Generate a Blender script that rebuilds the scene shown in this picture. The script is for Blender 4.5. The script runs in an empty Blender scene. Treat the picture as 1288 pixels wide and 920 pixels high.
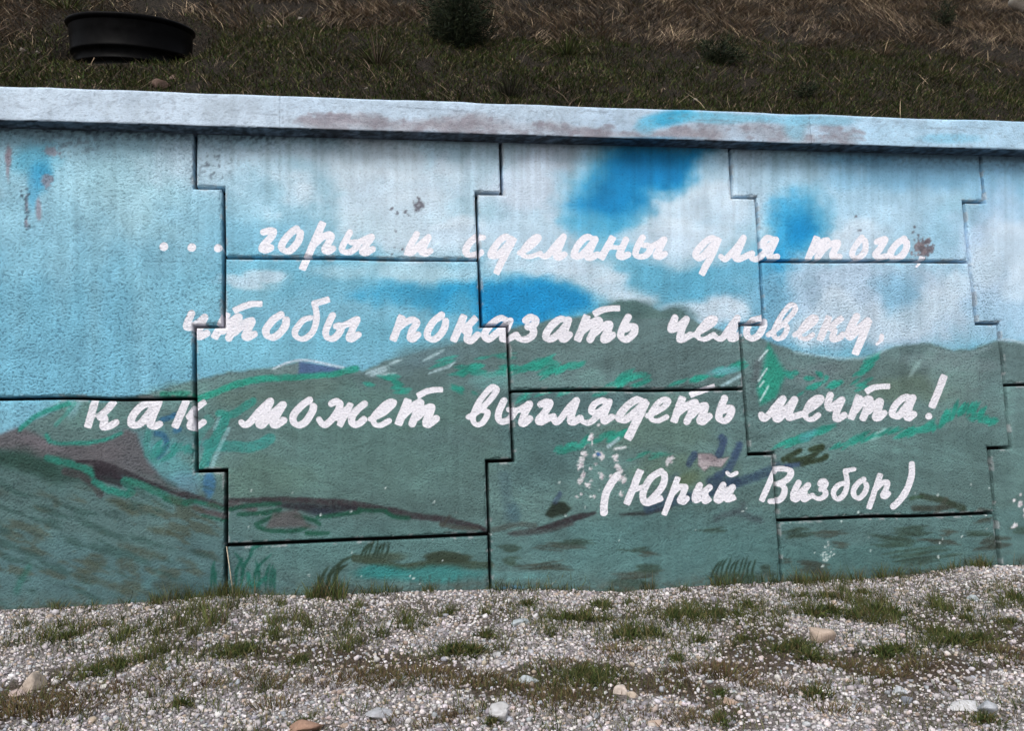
import bpy, math, random
import numpy as np
from mathutils import Matrix, Vector

# ------------------------------------------------------------------ camera, sky, sun, exposure
ZS = 2.2                                    # world z of the wall's reference line (panel step)
F = 1100.208                                # focal length in photograph pixels (1288 x 920)
CAM = np.array([0.825597, -4.694108, -1.547722 + ZS])
RC = np.array([[0.98718166, -0.15627828, -0.03239542],
               [-0.01301975, 0.12344651, -0.99226581],
               [0.1590687, 0.9799684, 0.11982943]])      # rows: right, down, forward
scene = bpy.context.scene
cam_d = bpy.data.cameras.new("camera")
cam = bpy.data.objects.new("camera", cam_d)
scene.collection.objects.link(cam)
M = Matrix.Identity(4)
for i in range(3):
    M[i][0] = RC[0][i]; M[i][1] = -RC[1][i]; M[i][2] = -RC[2][i]; M[i][3] = CAM[i]
cam.matrix_world = M
cam_d.sensor_width = 36.0
cam_d.lens = F / 1288.0 * 36.0
cam_d.clip_start = 0.05
cam_d.clip_end = 500.0
scene.camera = cam

SUN_EL, SUN_AZ = math.radians(47), math.radians(205)      # azimuth clockwise from +y (north): behind the camera, a little left
world = bpy.data.worlds.new("World"); scene.world = world
world.use_nodes = True
wn = world.node_tree; wn.nodes.clear()
sky = wn.nodes.new("ShaderNodeTexSky"); sky.sky_type = 'NISHITA'; sky.sun_disc = False
sky.sun_elevation = SUN_EL; sky.sun_rotation = SUN_AZ
sky.dust_density = 4.0; sky.air_density = 1.0; sky.ozone_density = 1.0
hs = wn.nodes.new("ShaderNodeHueSaturation"); hs.inputs["Saturation"].default_value = 0.3
bg = wn.nodes.new("ShaderNodeBackground"); bg.inputs["Strength"].default_value = 0.13
wo = wn.nodes.new("ShaderNodeOutputWorld")
wn.links.new(sky.outputs[0], hs.inputs["Color"]); wn.links.new(hs.outputs[0], bg.inputs["Color"])
wn.links.new(bg.outputs[0], wo.inputs["Surface"])

sun_d = bpy.data.lights.new("sun", 'SUN'); sun_d.energy = 1.5; sun_d.angle = math.radians(24)
sun_d.color = (1.0, 0.96, 0.92)
sun = bpy.data.objects.new("sun", sun_d); scene.collection.objects.link(sun)
to_sun = Vector((math.sin(SUN_AZ) * math.cos(SUN_EL), math.cos(SUN_AZ) * math.cos(SUN_EL), math.sin(SUN_EL)))
sun.rotation_euler = to_sun.to_track_quat('Z', 'Y').to_euler()
sun.location = (0, -6, 9)

vs = scene.view_settings
scene.display_settings.display_device = 'sRGB'
vs.view_transform = 'Standard'; vs.look = 'None'; vs.gamma = 1.0; vs.use_curve_mapping = False
vs.exposure = 0.23

rng = np.random.default_rng(7)
random.seed(7)
COL = scene.collection

# ------------------------------------------------------------------ small helpers
def tag(o, label=None, cat=None, group=None, kind=None):
    if label: o["label"] = label
    if cat: o["category"] = cat
    if group: o["group"] = group
    if kind: o["kind"] = kind
    return o

def empty(name, loc=(0, 0, 0)):
    o = bpy.data.objects.new(name, None); COL.objects.link(o); o.location = loc
    o.empty_display_size = 0.2
    return o

def make_mesh(name, verts, quads=None, tris=None, color=None, floats=None, smooth=False):
    """mesh from numpy arrays; color: per-vertex rgb; floats: dict of per-vertex floats"""
    verts = np.asarray(verts, np.float32)
    loops, starts, totals = [], [], []
    n = 0
    if quads is not None and len(quads):
        q = np.asarray(quads, np.int32); loops.append(q.ravel())
        starts.append(np.arange(len(q), dtype=np.int32) * 4); totals.append(np.full(len(q), 4, np.int32)); n = q.size
    if tris is not None and len(tris):
        t = np.asarray(tris, np.int32); loops.append(t.ravel())
        starts.append(n + np.arange(len(t), dtype=np.int32) * 3); totals.append(np.full(len(t), 3, np.int32))
    loops = np.concatenate(loops); starts = np.concatenate(starts); totals = np.concatenate(totals)
    me = bpy.data.meshes.new(name)
    me.vertices.add(len(verts)); me.vertices.foreach_set("co", verts.ravel())
    me.loops.add(len(loops)); me.loops.foreach_set("vertex_index", loops)
    me.polygons.add(len(starts)); me.polygons.foreach_set("loop_start", starts)
    me.polygons.foreach_set("loop_total", totals)
    if smooth: me.polygons.foreach_set("use_smooth", np.ones(len(starts), bool))
    me.update(calc_edges=True)
    if color is not None:
        a = me.attributes.new("paint", 'FLOAT_COLOR', 'POINT')
        c = np.ones((len(verts), 4), np.float32); c[:, :3] = color
        a.data.foreach_set("color", c.ravel())
    for k, v in (floats or {}).items():
        a = me.attributes.new(k, 'FLOAT', 'POINT'); a.data.foreach_set("value", np.asarray(v, np.float32))
    return me

def add_obj(name, me, mat, parent=None, loc=None):
    o = bpy.data.objects.new(name, me); COL.objects.link(o)
    if mat and not me.materials: me.materials.append(mat)
    if parent is not None: o.parent = parent
    if loc is not None: o.location = loc
    return o

def lin(c):
    c = np.asarray(c, float) / 255.0
    return np.where(c <= 0.04045, c / 12.92, ((c + 0.055) / 1.055) ** 2.4)

TAB = np.random.default_rng(3).random((256, 256))
def vnoise(x, y):
    xi = np.floor(x).astype(int); yi = np.floor(y).astype(int)
    fx = x - xi; fy = y - yi
    fx = fx * fx * (3 - 2 * fx); fy = fy * fy * (3 - 2 * fy)
    a = TAB[xi & 255, yi & 255]; b = TAB[(xi + 1) & 255, yi & 255]
    c = TAB[xi & 255, (yi + 1) & 255]; d = TAB[(xi + 1) & 255, (yi + 1) & 255]
    return (a * (1 - fx) + b * fx) * (1 - fy) + (c * (1 - fx) + d * fx) * fy
def fbm(x, y, o=4):
    s = 0; a = 0.5; t = 0
    for i in range(o):
        s = s + a * vnoise(x * 2 ** i + 17.3 * i, y * 2 ** i + 9.1 * i); t += a; a *= 0.55
    return s / t
def sstep(e0, e1, x):
    t = np.clip((x - e0) / (e1 - e0), 0, 1)
    return t * t * (3 - 2 * t)

def ray(u, v):
    d = np.array([(u - 644) / F, (v - 460) / F, 1.0]) @ RC
    return d / np.linalg.norm(d)
def on_y(u, v, Y):
    d = ray(u, v); return CAM + d * (Y - CAM[1]) / d[1]
def project(X):
    c = (X - CAM) @ RC.T
    return 644 + F * c[:, 0] / c[:, 2], 460 + F * c[:, 1] / c[:, 2]

# ------------------------------------------------------------------ materials
def new_mat(name, rough=0.85, spec=0.25):
    m = bpy.data.materials.new(name); m.use_nodes = True
    nt = m.node_tree; b = nt.nodes["Principled BSDF"]
    b.inputs["Roughness"].default_value = rough
    b.inputs["Specular IOR Level"].default_value = spec
    return m, nt, b
def N(nt, kind, **kw):
    n = nt.nodes.new(kind)
    for k, v in kw.items(): setattr(n, k, v)
    return n
def noise(nt, scale, detail=3.0, rough=0.55, vec=None):
    n = nt.nodes.new("ShaderNodeTexNoise"); n.inputs["Scale"].default_value = scale
    n.inputs["Detail"].default_value = detail; n.inputs["Roughness"].default_value = rough
    if vec is not None: nt.links.new(vec, n.inputs["Vector"])
    return n
def ramp(nt, src, p0, p1, c0=(0, 0, 0, 1), c1=(1, 1, 1, 1)):
    r = nt.nodes.new("ShaderNodeValToRGB")
    r.color_ramp.elements[0].position = p0; r.color_ramp.elements[0].color = c0
    r.color_ramp.elements[1].position = p1; r.color_ramp.elements[1].color = c1
    nt.links.new(src, r.inputs[0]); return r
def math_(nt, op, a, b=None, clamp=False):
    n = nt.nodes.new("ShaderNodeMath"); n.operation = op; n.use_clamp = clamp
    for i, s in enumerate((a, b)):
        if s is None: continue
        if isinstance(s, (int, float)): n.inputs[i].default_value = s
        else: nt.links.new(s, n.inputs[i])
    return n.outputs[0]
def mix(nt, fac, a, b, mode='MIX'):
    n = nt.nodes.new("ShaderNodeMix"); n.data_type = 'RGBA'; n.blend_type = mode
    for s, i in ((fac, 0), (a, 6), (b, 7)):
        if isinstance(s, (int, float)): n.inputs[i].default_value = s
        elif isinstance(s, tuple): n.inputs[i].default_value = s
        else: nt.links.new(s, n.inputs[i])
    return n.outputs[2]
def attr(nt, name):
    n = nt.nodes.new("ShaderNodeAttribute"); n.attribute_name = name; return n

K = 1.06            # albedo of the paint for a displayed colour (white lettering comes out near 0.8)
def paint_material():
    m, nt, b = new_mat("painted_stucco", 0.8, 0.3)
    tc = N(nt, "ShaderNodeTexCoord").outputs["Object"]
    p = attr(nt, "paint"); l = attr(nt, "lettering"); rl = attr(nt, "relief")
    n1 = noise(nt, 88, 3.0, 0.55, tc); n2 = noise(nt, 230, 2.0, 0.6, tc); n3 = noise(nt, 7, 4.0, 0.6, tc)
    # pits: paint is a little darker down in the grain where the relief is strong
    pit = ramp(nt, n1.outputs[0], 0.32, 0.47, (0.5, 0.54, 0.57, 1), (1.04, 1.04, 1.04, 1))
    c = mix(nt, rl.outputs["Fac"], p.outputs["Color"], mix(nt, 1.0, p.outputs["Color"], pit.outputs[0], 'MULTIPLY'))
    mot = ramp(nt, n3.outputs[0], 0.3, 0.7, (0.93, 0.94, 0.95, 1), (1.05, 1.05, 1.04, 1))
    c = mix(nt, 1.0, c, mot.outputs[0], 'MULTIPLY')
    # lettering: distance field in photograph pixels, edge roughened by the grain
    e = math_(nt, 'ADD', l.outputs["Fac"], math_(nt, 'MULTIPLY', math_(nt, 'SUBTRACT', n2.outputs[0], 0.5), 1.3))
    fac = nt.nodes.new("ShaderNodeMapRange"); fac.interpolation_type = 'SMOOTHSTEP'
    nt.links.new(e, fac.inputs[0]); fac.inputs[1].default_value = 0.1; fac.inputs[2].default_value = -0.75
    fac.inputs[3].default_value = 0.0; fac.inputs[4].default_value = 1.0
    lt = lin((232, 231, 239)) * K
    lt2 = lin((216, 216, 226)) * K
    lc = mix(nt, ramp(nt, n1.outputs[0], 0.35, 0.6).outputs[0], tuple(lt2) + (1,), tuple(lt) + (1,))
    thin = ramp(nt, n1.outputs[0], 0.28, 0.36, (.5, .5, .5, 1), (.985, .985, .985, 1))
    thin2 = ramp(nt, n3.outputs[0], 0.28, 0.42, (.80, .80, .80, 1), (1, 1, 1, 1))
    c = mix(nt, math_(nt, 'MULTIPLY', math_(nt, 'MULTIPLY', fac.outputs[0], thin.outputs[0]), thin2.outputs[0]), c, lc)
    nt.links.new(c, b.inputs["Base Color"])
    h = math_(nt, 'ADD', n1.outputs[0], math_(nt, 'MULTIPLY', n2.outputs[0], 0.35))
    h = math_(nt, 'MULTIPLY', h, rl.outputs["Fac"])
    bp = N(nt, "ShaderNodeBump"); bp.inputs["Strength"].default_value = 1.0; bp.inputs["Distance"].default_value = 0.014
    nt.links.new(h, bp.inputs["Height"]); nt.links.new(bp.outputs[0], b.inputs["Normal"])
    return m
MAT_WALL = paint_material()

def simple_mat(name, c0, c1, scale, rough=0.9, bump=0.0, bscale=None, spec=0.2):
    m, nt, b = new_mat(name, rough, spec)
    tc = N(nt, "ShaderNodeTexCoord").outputs["Object"]
    n = noise(nt, scale, 5.0, 0.6, tc)
    r = ramp(nt, n.outputs[0], 0.3, 0.7, tuple(c0) + (1,), tuple(c1) + (1,))
    nt.links.new(r.outputs[0], b.inputs["Base Color"])
    if bump:
        n2 = noise(nt, bscale or scale * 4, 4.0, 0.6, tc)
        bp = N(nt, "ShaderNodeBump"); bp.inputs["Distance"].default_value = bump; bp.inputs["Strength"].default_value = 1.0
        nt.links.new(n2.outputs[0], bp.inputs["Height"]); nt.links.new(bp.outputs[0], b.inputs["Normal"])
    return m
def tint_mat(name, rough=0.8, transl=0.0, spec=0.2, nscale=None, bump=0.0):
    m, nt, b = new_mat(name, rough, spec)
    a = attr(nt, "paint")
    c = a.outputs["Color"]
    if nscale:
        tc = N(nt, "ShaderNodeTexCoord").outputs["Object"]
        n = noise(nt, nscale, 4.0, 0.65, tc)
        c = mix(nt, 1.0, c, ramp(nt, n.outputs[0], 0.3, 0.7, (0.72, 0.7, 0.68, 1), (1.12, 1.12, 1.12, 1)).outputs[0], 'MULTIPLY')
        if bump:
            bp = N(nt, "ShaderNodeBump"); bp.inputs["Distance"].default_value = bump; bp.inputs["Strength"].default_value = 1.0
            nt.links.new(n.outputs[0], bp.inputs["Height"]); nt.links.new(bp.outputs[0], b.inputs["Normal"])
    nt.links.new(c, b.inputs["Base Color"])
    return m
MAT_BACK = simple_mat("joint_backing", (0.02, 0.02, 0.022), (0.04, 0.04, 0.04), 20)
def grit_material():
    m, nt, b = new_mat("gravel_grit", .95, .15)
    tc = N(nt, "ShaderNodeTexCoord").outputs["Object"]
    a = attr(nt, "paint")
    vo = N(nt, "ShaderNodeTexVoronoi"); vo.inputs["Scale"].default_value = 170; nt.links.new(tc, vo.inputs["Vector"])
    sp = nt.nodes.new("ShaderNodeSeparateColor"); nt.links.new(vo.outputs["Color"], sp.inputs[0])
    c = mix(nt, 1.0, a.outputs["Color"], ramp(nt, sp.outputs[0], 0, 1, (.45, .44, .43, 1), (1.6, 1.6, 1.62, 1)).outputs[0], 'MULTIPLY')
    n = noise(nt, 22, 4, .6, tc)
    c = mix(nt, 1.0, c, ramp(nt, n.outputs[0], .3, .7, (.7, .68, .66, 1), (1.15, 1.15, 1.15, 1)).outputs[0], 'MULTIPLY')
    nt.links.new(c, b.inputs["Base Color"])
    bp = N(nt, "ShaderNodeBump"); bp.inputs["Distance"].default_value = .006; bp.inputs["Strength"].default_value = 1.0; bp.invert = True
    nt.links.new(vo.outputs["Distance"], bp.inputs["Height"]); nt.links.new(bp.outputs[0], b.inputs["Normal"])
    return m
MAT_SOIL = grit_material()
MAT_HILL = simple_mat("hill_soil", (0.006, 0.005, 0.004), (0.045, 0.036, 0.026), 42, 0.95, 0.05, 55)
MAT_BLADE = tint_mat("grass_blades", 0.75)
MAT_PEB = tint_mat("crushed_stone", 0.85, nscale=90)
MAT_STONE = tint_mat("field_stone", 0.9, nscale=38, bump=0.006)

# ------------------------------------------------------------------ the mural, painted on a canvas in photograph pixels of the wall face
U0, V0, U1, V1 = -320, 96, 1700, 860
uu, vv = np.meshgrid(np.arange(U0, U1, dtype=float), np.arange(V0, V1, dtype=float))
H, W = uu.shape
W1 = (fbm(uu / 34, vv / 34, 4) - 0.5) * 2
W2 = (fbm(uu / 34 + 60, vv / 34 + 31, 4) - 0.5) * 2
W3 = (fbm(uu / 9 + 11, vv / 9 + 5, 3) - 0.5) * 2
W4 = (fbm(uu / 9 + 71, vv / 9 + 45, 3) - 0.5) * 2
W5 = (fbm(uu / 95 + 7, vv / 70 + 2, 5) - .5) * 2
W6 = (fbm(uu / 95 + 47, vv / 70 + 22, 5) - .5) * 2
FINE = fbm(uu / 2.6, vv / 2.6, 3)
C = np.zeros((H, W, 3))

def box(x0, y0, x1, y1):
    a = max(int(y0) - V0, 0); b = min(int(y1) - V0 + 2, H); c = max(int(x0) - U0, 0); d = min(int(x1) - U0 + 2, W)
    if a >= b or c >= d: return None
    return (slice(a, b), slice(c, d))
def put(sl, m, col):
    m = m[..., None]; C[sl] = C[sl] * (1 - m) + np.asarray(col, float) * m
def ell(cx, cy, rx, ry, col, op=1.0, rot=0.0, soft=1.0, warp=0.35):
    R = max(rx, ry) * (1.6 + warp) + 5
    sl = box(cx - R, cy - R, cx + R, cy + R)
    if sl is None: return
    a = math.radians(rot); dx = uu[sl] - cx; dy = vv[sl] - cy
    w1, w2 = (W1[sl], W2[sl]) if max(rx, ry) > 12 else (W3[sl] + (FINE[sl] - .5) * 1.2, W4[sl] + (FINE[sl] - .5) * 1.2)
    if max(rx, ry) > 25: w1 = w1 * .8 + W5[sl] * 1.2; w2 = w2 * .8 + W6[sl] * 1.2
    x = (dx * math.cos(a) + dy * math.sin(a)) / rx + w1 * warp * 1.6
    y = (-dx * math.sin(a) + dy * math.cos(a)) / ry + w2 * warp * 1.6
    put(sl, op * sstep(1 + soft * 0.5, 1 - soft * 0.5, np.hypot(x, y)), col)
def smooth_line(p, n=5):
    p = np.asarray(p, float)
    if len(p) < 3:
        return np.array([p[0] + (p[-1] - p[0]) * t for t in np.linspace(0, 1, 4)])
    e = np.vstack([2 * p[0] - p[1], p, 2 * p[-1] - p[-2]])
    out = []
    for i in range(1, len(e) - 2):
        for t in np.arange(n) / n:
            a, b, c, d = e[i - 1], e[i], e[i + 1], e[i + 2]
            out.append(0.5 * (2 * b + (c - a) * t + (2 * a - 5 * b + 4 * c - d) * t * t + (3 * b - a - 3 * c + d) * t ** 3))
    out.append(p[-1]); return np.array(out)
def seg_dist(X, Y, line):
    d = np.full(X.shape, 1e9); tt = np.zeros(X.shape)
    n = len(line) - 1
    for i in range(n):
        a, b = line[i], line[i + 1]; ab = b - a; L = ab @ ab + 1e-9
        t = np.clip(((X - a[0]) * ab[0] + (Y - a[1]) * ab[1]) / L, 0, 1)
        e = np.hypot(X - a[0] - t * ab[0], Y - a[1] - t * ab[1])
        m = e < d; d = np.where(m, e, d); tt = np.where(m, (i + t) / n, tt)
    return d, tt
def stroke(p, w, col, op=1.0, soft=1.1, taper=0.0, dry=0.25, warp=1.5):
    """brush stroke of half-width w along p"""
    warp = min(warp, .15 + .3 * w); L = smooth_line(p, 4); g = w + soft + 4 + warp
    sl = box(L[:, 0].min() - g, L[:, 1].min() - g, L[:, 0].max() + g, L[:, 1].max() + g)
    if sl is None: return
    d, t = seg_dist(uu[sl] + W3[sl] * warp, vv[sl] + W4[sl] * warp, L)
    ww = w * (1 - taper * np.abs(2 * t - 1) ** 2)
    m = sstep(ww + soft, ww - soft, d) * op
    m = m * (1 - dry * sstep(0.4, 0.65, FINE[sl]))
    put(sl, m, col)
def poly(p, col, feather=4, op=1.0, warp=3.0):
    p = np.asarray(p, float); g = feather * 2 + warp * 2
    sl = box(p[:, 0].min() - g, p[:, 1].min() - g, p[:, 0].max() + g, p[:, 1].max() + g)
    if sl is None: return
    X = uu[sl] + W1[sl] * warp + W3[sl] * warp * 0.4; Y = vv[sl] + W2[sl] * warp + W4[sl] * warp * 0.4
    d, _ = seg_dist(X, Y, np.vstack([p, p[:1]]))
    ins = np.zeros(X.shape, bool)
    for i in range(len(p)):
        a, b = p[i], p[(i + 1) % len(p)]
        if a[1] == b[1]: continue
        ins ^= ((a[1] > Y) != (b[1] > Y)) & (X < (b[0] - a[0]) * (Y - a[1]) / (b[1] - a[1]) + a[0])
    s = np.where(ins, -d, d)
    put(sl, op * sstep(feather, -feather, s), col)
def below(line, col, feather=3, op=1.0, warp=2.0):
    line = np.asarray(line, float)
    y = np.interp(uu[0], line[:, 0], line[:, 1])[None, :]
    put((slice(None), slice(None)), op * sstep(-feather, feather, vv + W3 * warp - y), col)
def hatch(p, n, ln, ang, w, col, spread=4, op=0.85, dang=12):
    """n short brush marks scattered along the line p"""
    L = smooth_line(p, 6); r = random.Random(int(p[0][0] * 7 + p[0][1]))
    for i in range(n):
        q = L[r.randrange(len(L))]; a = math.radians(ang + r.uniform(-dang, dang)); l = ln * r.uniform(0.5, 1.2) / 2
        x = q[0] + r.uniform(-spread, spread); y = q[1] + r.uniform(-spread, spread)
        c = np.array(col) * r.uniform(0.85, 1.15)
        stroke([(x - l * math.cos(a), y - l * math.sin(a)), (x + l * math.cos(a), y + l * math.sin(a))], w * r.uniform(.6, 1.2), c, op, 1.0, 0.8, 0.3, 1.0)

R0 = random.Random(9)
# --- sky
g = sstep(150, 520, vv)[..., None]
C[:] = np.array([147, 192, 212]) * (1 - g) + np.array([113, 174, 199]) * g
ell(60, 420, 260, 90, (112, 174, 200), .8)
ell(170, 230, 90, 60, (158, 200, 215), .8)
ell(230, 380, 60, 60, (128, 186, 208), .5)
ell(60, 185, 160, 22, (150, 190, 208), .7)
for x, y, w, h in ((75, 300, 14, 90), (22, 280, 16, 120), (118, 330, 12, 110), (180, 420, 14, 70)):
    ell(x, y, w, h, (140, 190, 210), .35, 0, 1.4)
ell(45, 205, 26, 20, (92, 172, 202), .85); ell(55, 222, 14, 20, (52, 146, 188), .8); ell(42, 238, 9, 22, (66, 150, 190), .6)
ell(320, 205, 130, 40, (176, 202, 219), .9)
ell(345, 250, 70, 45, (146, 190, 211), .8)
ell(500, 215, 130, 55, (192, 211, 225), .95); ell(480, 270, 90, 45, (188, 210, 224), .9)
ell(590, 215, 40, 60, (160, 200, 219), .8); ell(545, 300, 80, 22, (186, 207, 223), .85)
ell(330, 300, 60, 26, (122, 180, 206), .8)
ell(370, 350, 110, 30, (106, 172, 198), .8); ell(300, 372, 50, 18, (128, 185, 206), .7)
ell(330, 352, 35, 12, (158, 198, 214), .6)
ell(500, 342, 80, 13, (166, 202, 218), .85); ell(545, 370, 85, 20, (48, 152, 196), .85, -4); ell(585, 372, 45, 17, (28, 142, 194), .8)
ell(500, 425, 120, 24, (110, 176, 200), .7); ell(300, 440, 90, 30, (116, 178, 200), .7)
# column between the second and third joint
ell(690, 235, 95, 70, (190, 206, 223), .95); ell(650, 300, 55, 30, (176, 202, 220), .9)
ell(760, 245, 70, 50, (104, 178, 210), .75, -35, 1.3, .4); ell(835, 215, 85, 45, (92, 172, 208), .7, 0, 1.3, .3)
poly([(772, 176), (893, 176), (903, 212), (882, 232), (838, 246), (806, 266), (770, 282), (735, 274), (718, 258), (738, 232), (758, 208)], (14, 128, 186), 21, .97, 13)
ell(820, 205, 45, 25, (8, 118, 178), .6)
ell(745, 285, 42, 18, (72, 162, 200), .7)
ell(880, 262, 56, 30, (184, 208, 225), .9, -12, .7, .3); ell(905, 245, 34, 40, (182, 208, 225), .9); ell(870, 275, 62, 34, (180, 206, 224), .95); ell(845, 300, 50, 22, (192, 208, 226), .8)
ell(925, 205, 18, 34, (168, 200, 220), .8)
ell(760, 318, 45, 22, (120, 182, 208), .7)
ell(690, 338, 90, 18, (172, 203, 221), .9); ell(650, 335, 40, 14, (130, 184, 208), .8)
ell(680, 384, 120, 26, (96, 174, 206), .7, 0, 1.2, .3)
poly([(600, 362), (640, 352), (700, 357), (752, 370), (745, 392), (690, 404), (640, 410), (600, 412)], (16, 134, 192), 14, .93, 11)
ell(860, 352, 90, 34, (88, 164, 196), .9); ell(800, 345, 30, 28, (100, 170, 198), .6); ell(925, 370, 40, 45, (104, 170, 200), .8)
ell(755, 358, 28, 22, (166, 200, 218), .75); ell(870, 322, 60, 14, (172, 202, 220), .7)
ell(790, 374, 28, 13, (176, 203, 219), .9, 10); ell(903, 390, 36, 17, (184, 206, 224), .95); ell(850, 388, 26, 6, (168, 198, 216), .8)
# beyond the third joint
ell(1090, 230, 150, 60, (158, 194, 217), .9); ell(1150, 212, 110, 26, (112, 164, 196), .85); ell(1080, 190, 60, 14, (96, 156, 192), .7)
ell(940, 230, 26, 60, (172, 200, 220), .8); ell(985, 230, 30, 40, (160, 196, 218), .7)
ell(1000, 262, 36, 34, (104, 174, 206), .8, 0, 1.4, .6)
poly([(985, 250), (1008, 246), (1026, 262), (1034, 285), (1018, 308), (1006, 335), (985, 350), (958, 352), (958, 326), (972, 312), (984, 292), (978, 268)], (42, 146, 196), 19, .9, 14)
ell(1006, 284, 13, 26, (14, 130, 188), .85, 10, 1.3, .5); ell(974, 338, 16, 20, (30, 140, 192), .8, 0, 1.2, .5); ell(968, 372, 12, 26, (84, 160, 198), .6, 0, 1.3, .5)
ell(1075, 300, 42, 26, (194, 211, 227), .95); ell(1120, 285, 60, 26, (166, 198, 219), .7)
ell(1100, 375, 130, 52, (174, 198, 220), .97); ell(972, 395, 26, 45, (112, 168, 198), .8); ell(1135, 372, 30, 28, (122, 174, 204), .8); ell(1190, 375, 36, 44, (182, 204, 224), .8)
ell(1200, 300, 60, 40, (150, 190, 215), .6)
ell(1010, 370, 20, 40, (160, 190, 214), .5)
ell(1262, 240, 34, 50, (120, 168, 200), .8); ell(1275, 330, 60, 70, (174, 198, 222), .9); ell(1265, 400, 50, 40, (150, 188, 214), .6)
ell(1450, 260, 120, 60, (188, 206, 224), .8); ell(1580, 360, 120, 50, (40, 148, 196), .7); ell(-150, 260, 120, 60, (178, 206, 220), .8)

for x, y, rx, ry in ((852, 262, 24, 16), (880, 249, 26, 18), (908, 243, 20, 17), (834, 278, 22, 14), (925, 258, 20, 18), (800, 290, 26, 12), (868, 290, 50, 18), (690, 330, 40, 12), (740, 340, 34, 14), (712, 328, 26, 11), (765, 352, 22, 13), (636, 325, 26, 12),
                     (446, 240, 26, 18), (478, 224, 30, 20), (520, 232, 30, 20), (556, 222, 24, 22), (500, 255, 50, 22), (560, 290, 30, 14), (590, 285, 22, 16), (300, 350, 26, 8), (335, 343, 22, 8),
                     (1062, 296, 22, 16), (1086, 286, 22, 14), (1044, 312, 20, 12), (1150, 392, 28, 20), (1178, 372, 24, 20), (1204, 352, 20, 18), (1100, 402, 40, 20), (1050, 385, 26, 20), (1020, 410, 30, 18), (1240, 330, 18, 24), (1272, 300, 24, 28), (1285, 345, 30, 26),
                     (785, 372, 16, 9), (808, 378, 14, 8), (888, 388, 18, 11), (908, 382, 18, 13), (928, 392, 16, 12)):
    ell(x, y + 4, rx, ry, (200, 217, 231), .62, R0.uniform(-15, 15), .8, .35)
    ell(x, y + ry * .55, rx * 1.2, ry * .6, (168, 196, 216), .35, 0, 1.3, .4)
# --- hills
ridge = [(-320, 520), (-120, 470), (0, 505), (140, 506), (200, 492), (245, 478), (290, 468), (340, 463), (375, 456), (430, 465), (455, 467), (480, 456),
         (510, 447), (560, 436), (600, 426), (640, 413), (690, 403), (730, 398), (760, 386), (780, 378), (800, 379), (815, 385), (830, 391),
         (848, 387), (857, 390), (870, 402), (890, 411), (930, 424), (950, 422), (975, 432), (1000, 441), (1030, 448), (1060, 453), (1090, 450),
         (1115, 440), (1140, 433), (1170, 432), (1200, 441), (1220, 440), (1240, 433), (1257, 428), (1300, 432), (1400, 420), (1500, 445), (1700, 430)]
below(ridge, (92, 122, 121), 2.5)
G = sstep(440, 640, vv)
C[:] = np.where((vv > np.interp(uu[0], *np.array(ridge).T)[None, :] + 6)[..., None],
                C * (1 - .75 * G[..., None]) + np.array([86, 128, 122]) * (.75 * G[..., None]), C)
hm = sstep(.35, .7, fbm(uu / 120 + 3, vv / 46 + 8, 4))[..., None]
inh = (vv > np.interp(uu[0], *np.array(ridge).T)[None, :] + 4)[..., None]
C[:] = np.where(inh, C * (.93 + .14 * hm), C)
ell(790, 388, 30, 12, (74, 103, 104), .8); ell(852, 396, 22, 9, (78, 106, 108), .7)
ell(700, 440, 120, 26, (88, 116, 114), .6); ell(540, 448, 60, 16, (92, 124, 130), .7, -10)
ell(450, 520, 160, 30, (84, 122, 114), .7); ell(350, 495, 70, 14, (86, 112, 104), .7, -8)
ell(1130, 470, 80, 22, (84, 110, 106), .7); ell(1150, 490, 60, 16, (92, 116, 96), .5)
ell(1200, 470, 40, 26, (112, 140, 138), .5, 30); ell(1030, 468, 40, 14, (100, 120, 122), .6)
ell(1195, 520, 60, 20, (98, 128, 124), .5); ell(450, 590, 160, 40, (90, 132, 124), .6)
ell(330, 600, 80, 26, (94, 134, 118), .5); ell(1160, 590, 90, 40, (92, 130, 126), .6)
ell(690, 560, 60, 40, (70, 108, 108), .6); ell(820, 540, 60, 30, (92, 126, 112), .6); ell(860, 600, 60, 26, (92, 122, 96), .5)
ell(720, 505, 70, 14, (70, 100, 102), .7)
# left: triangle of sky, grey-purple mountain
poly([(-330, 500), (96, 500), (74, 516), (46, 527), (24, 540), (0, 549), (-330, 560)], (122, 182, 206), 3, 1, 2)
ell(115, 525, 50, 22, (96, 138, 132), .8); ell(92, 515, 8, 14, (140, 186, 206), .5, 30)
ell(200, 585, 46, 40, (92, 160, 166), .9); ell(228, 612, 22, 16, (110, 172, 194), .9); ell(225, 500, 40, 16, (104, 142, 140), .8)
poly([(-330, 560), (0, 545), (20, 538), (45, 545), (60, 556), (76, 562), (110, 560), (140, 549), (160, 540), (172, 545), (178, 562), (186, 582), (202, 600), (232, 619),
      (249, 628), (200, 614), (150, 596), (110, 590), (80, 584), (40, 574), (0, 566), (-330, 590)], (94, 93, 99), 4, .95, 3)
ell(60, 560, 40, 6, (112, 106, 114), .6, 12); ell(140, 570, 30, 10, (108, 104, 110), .5)
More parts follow.
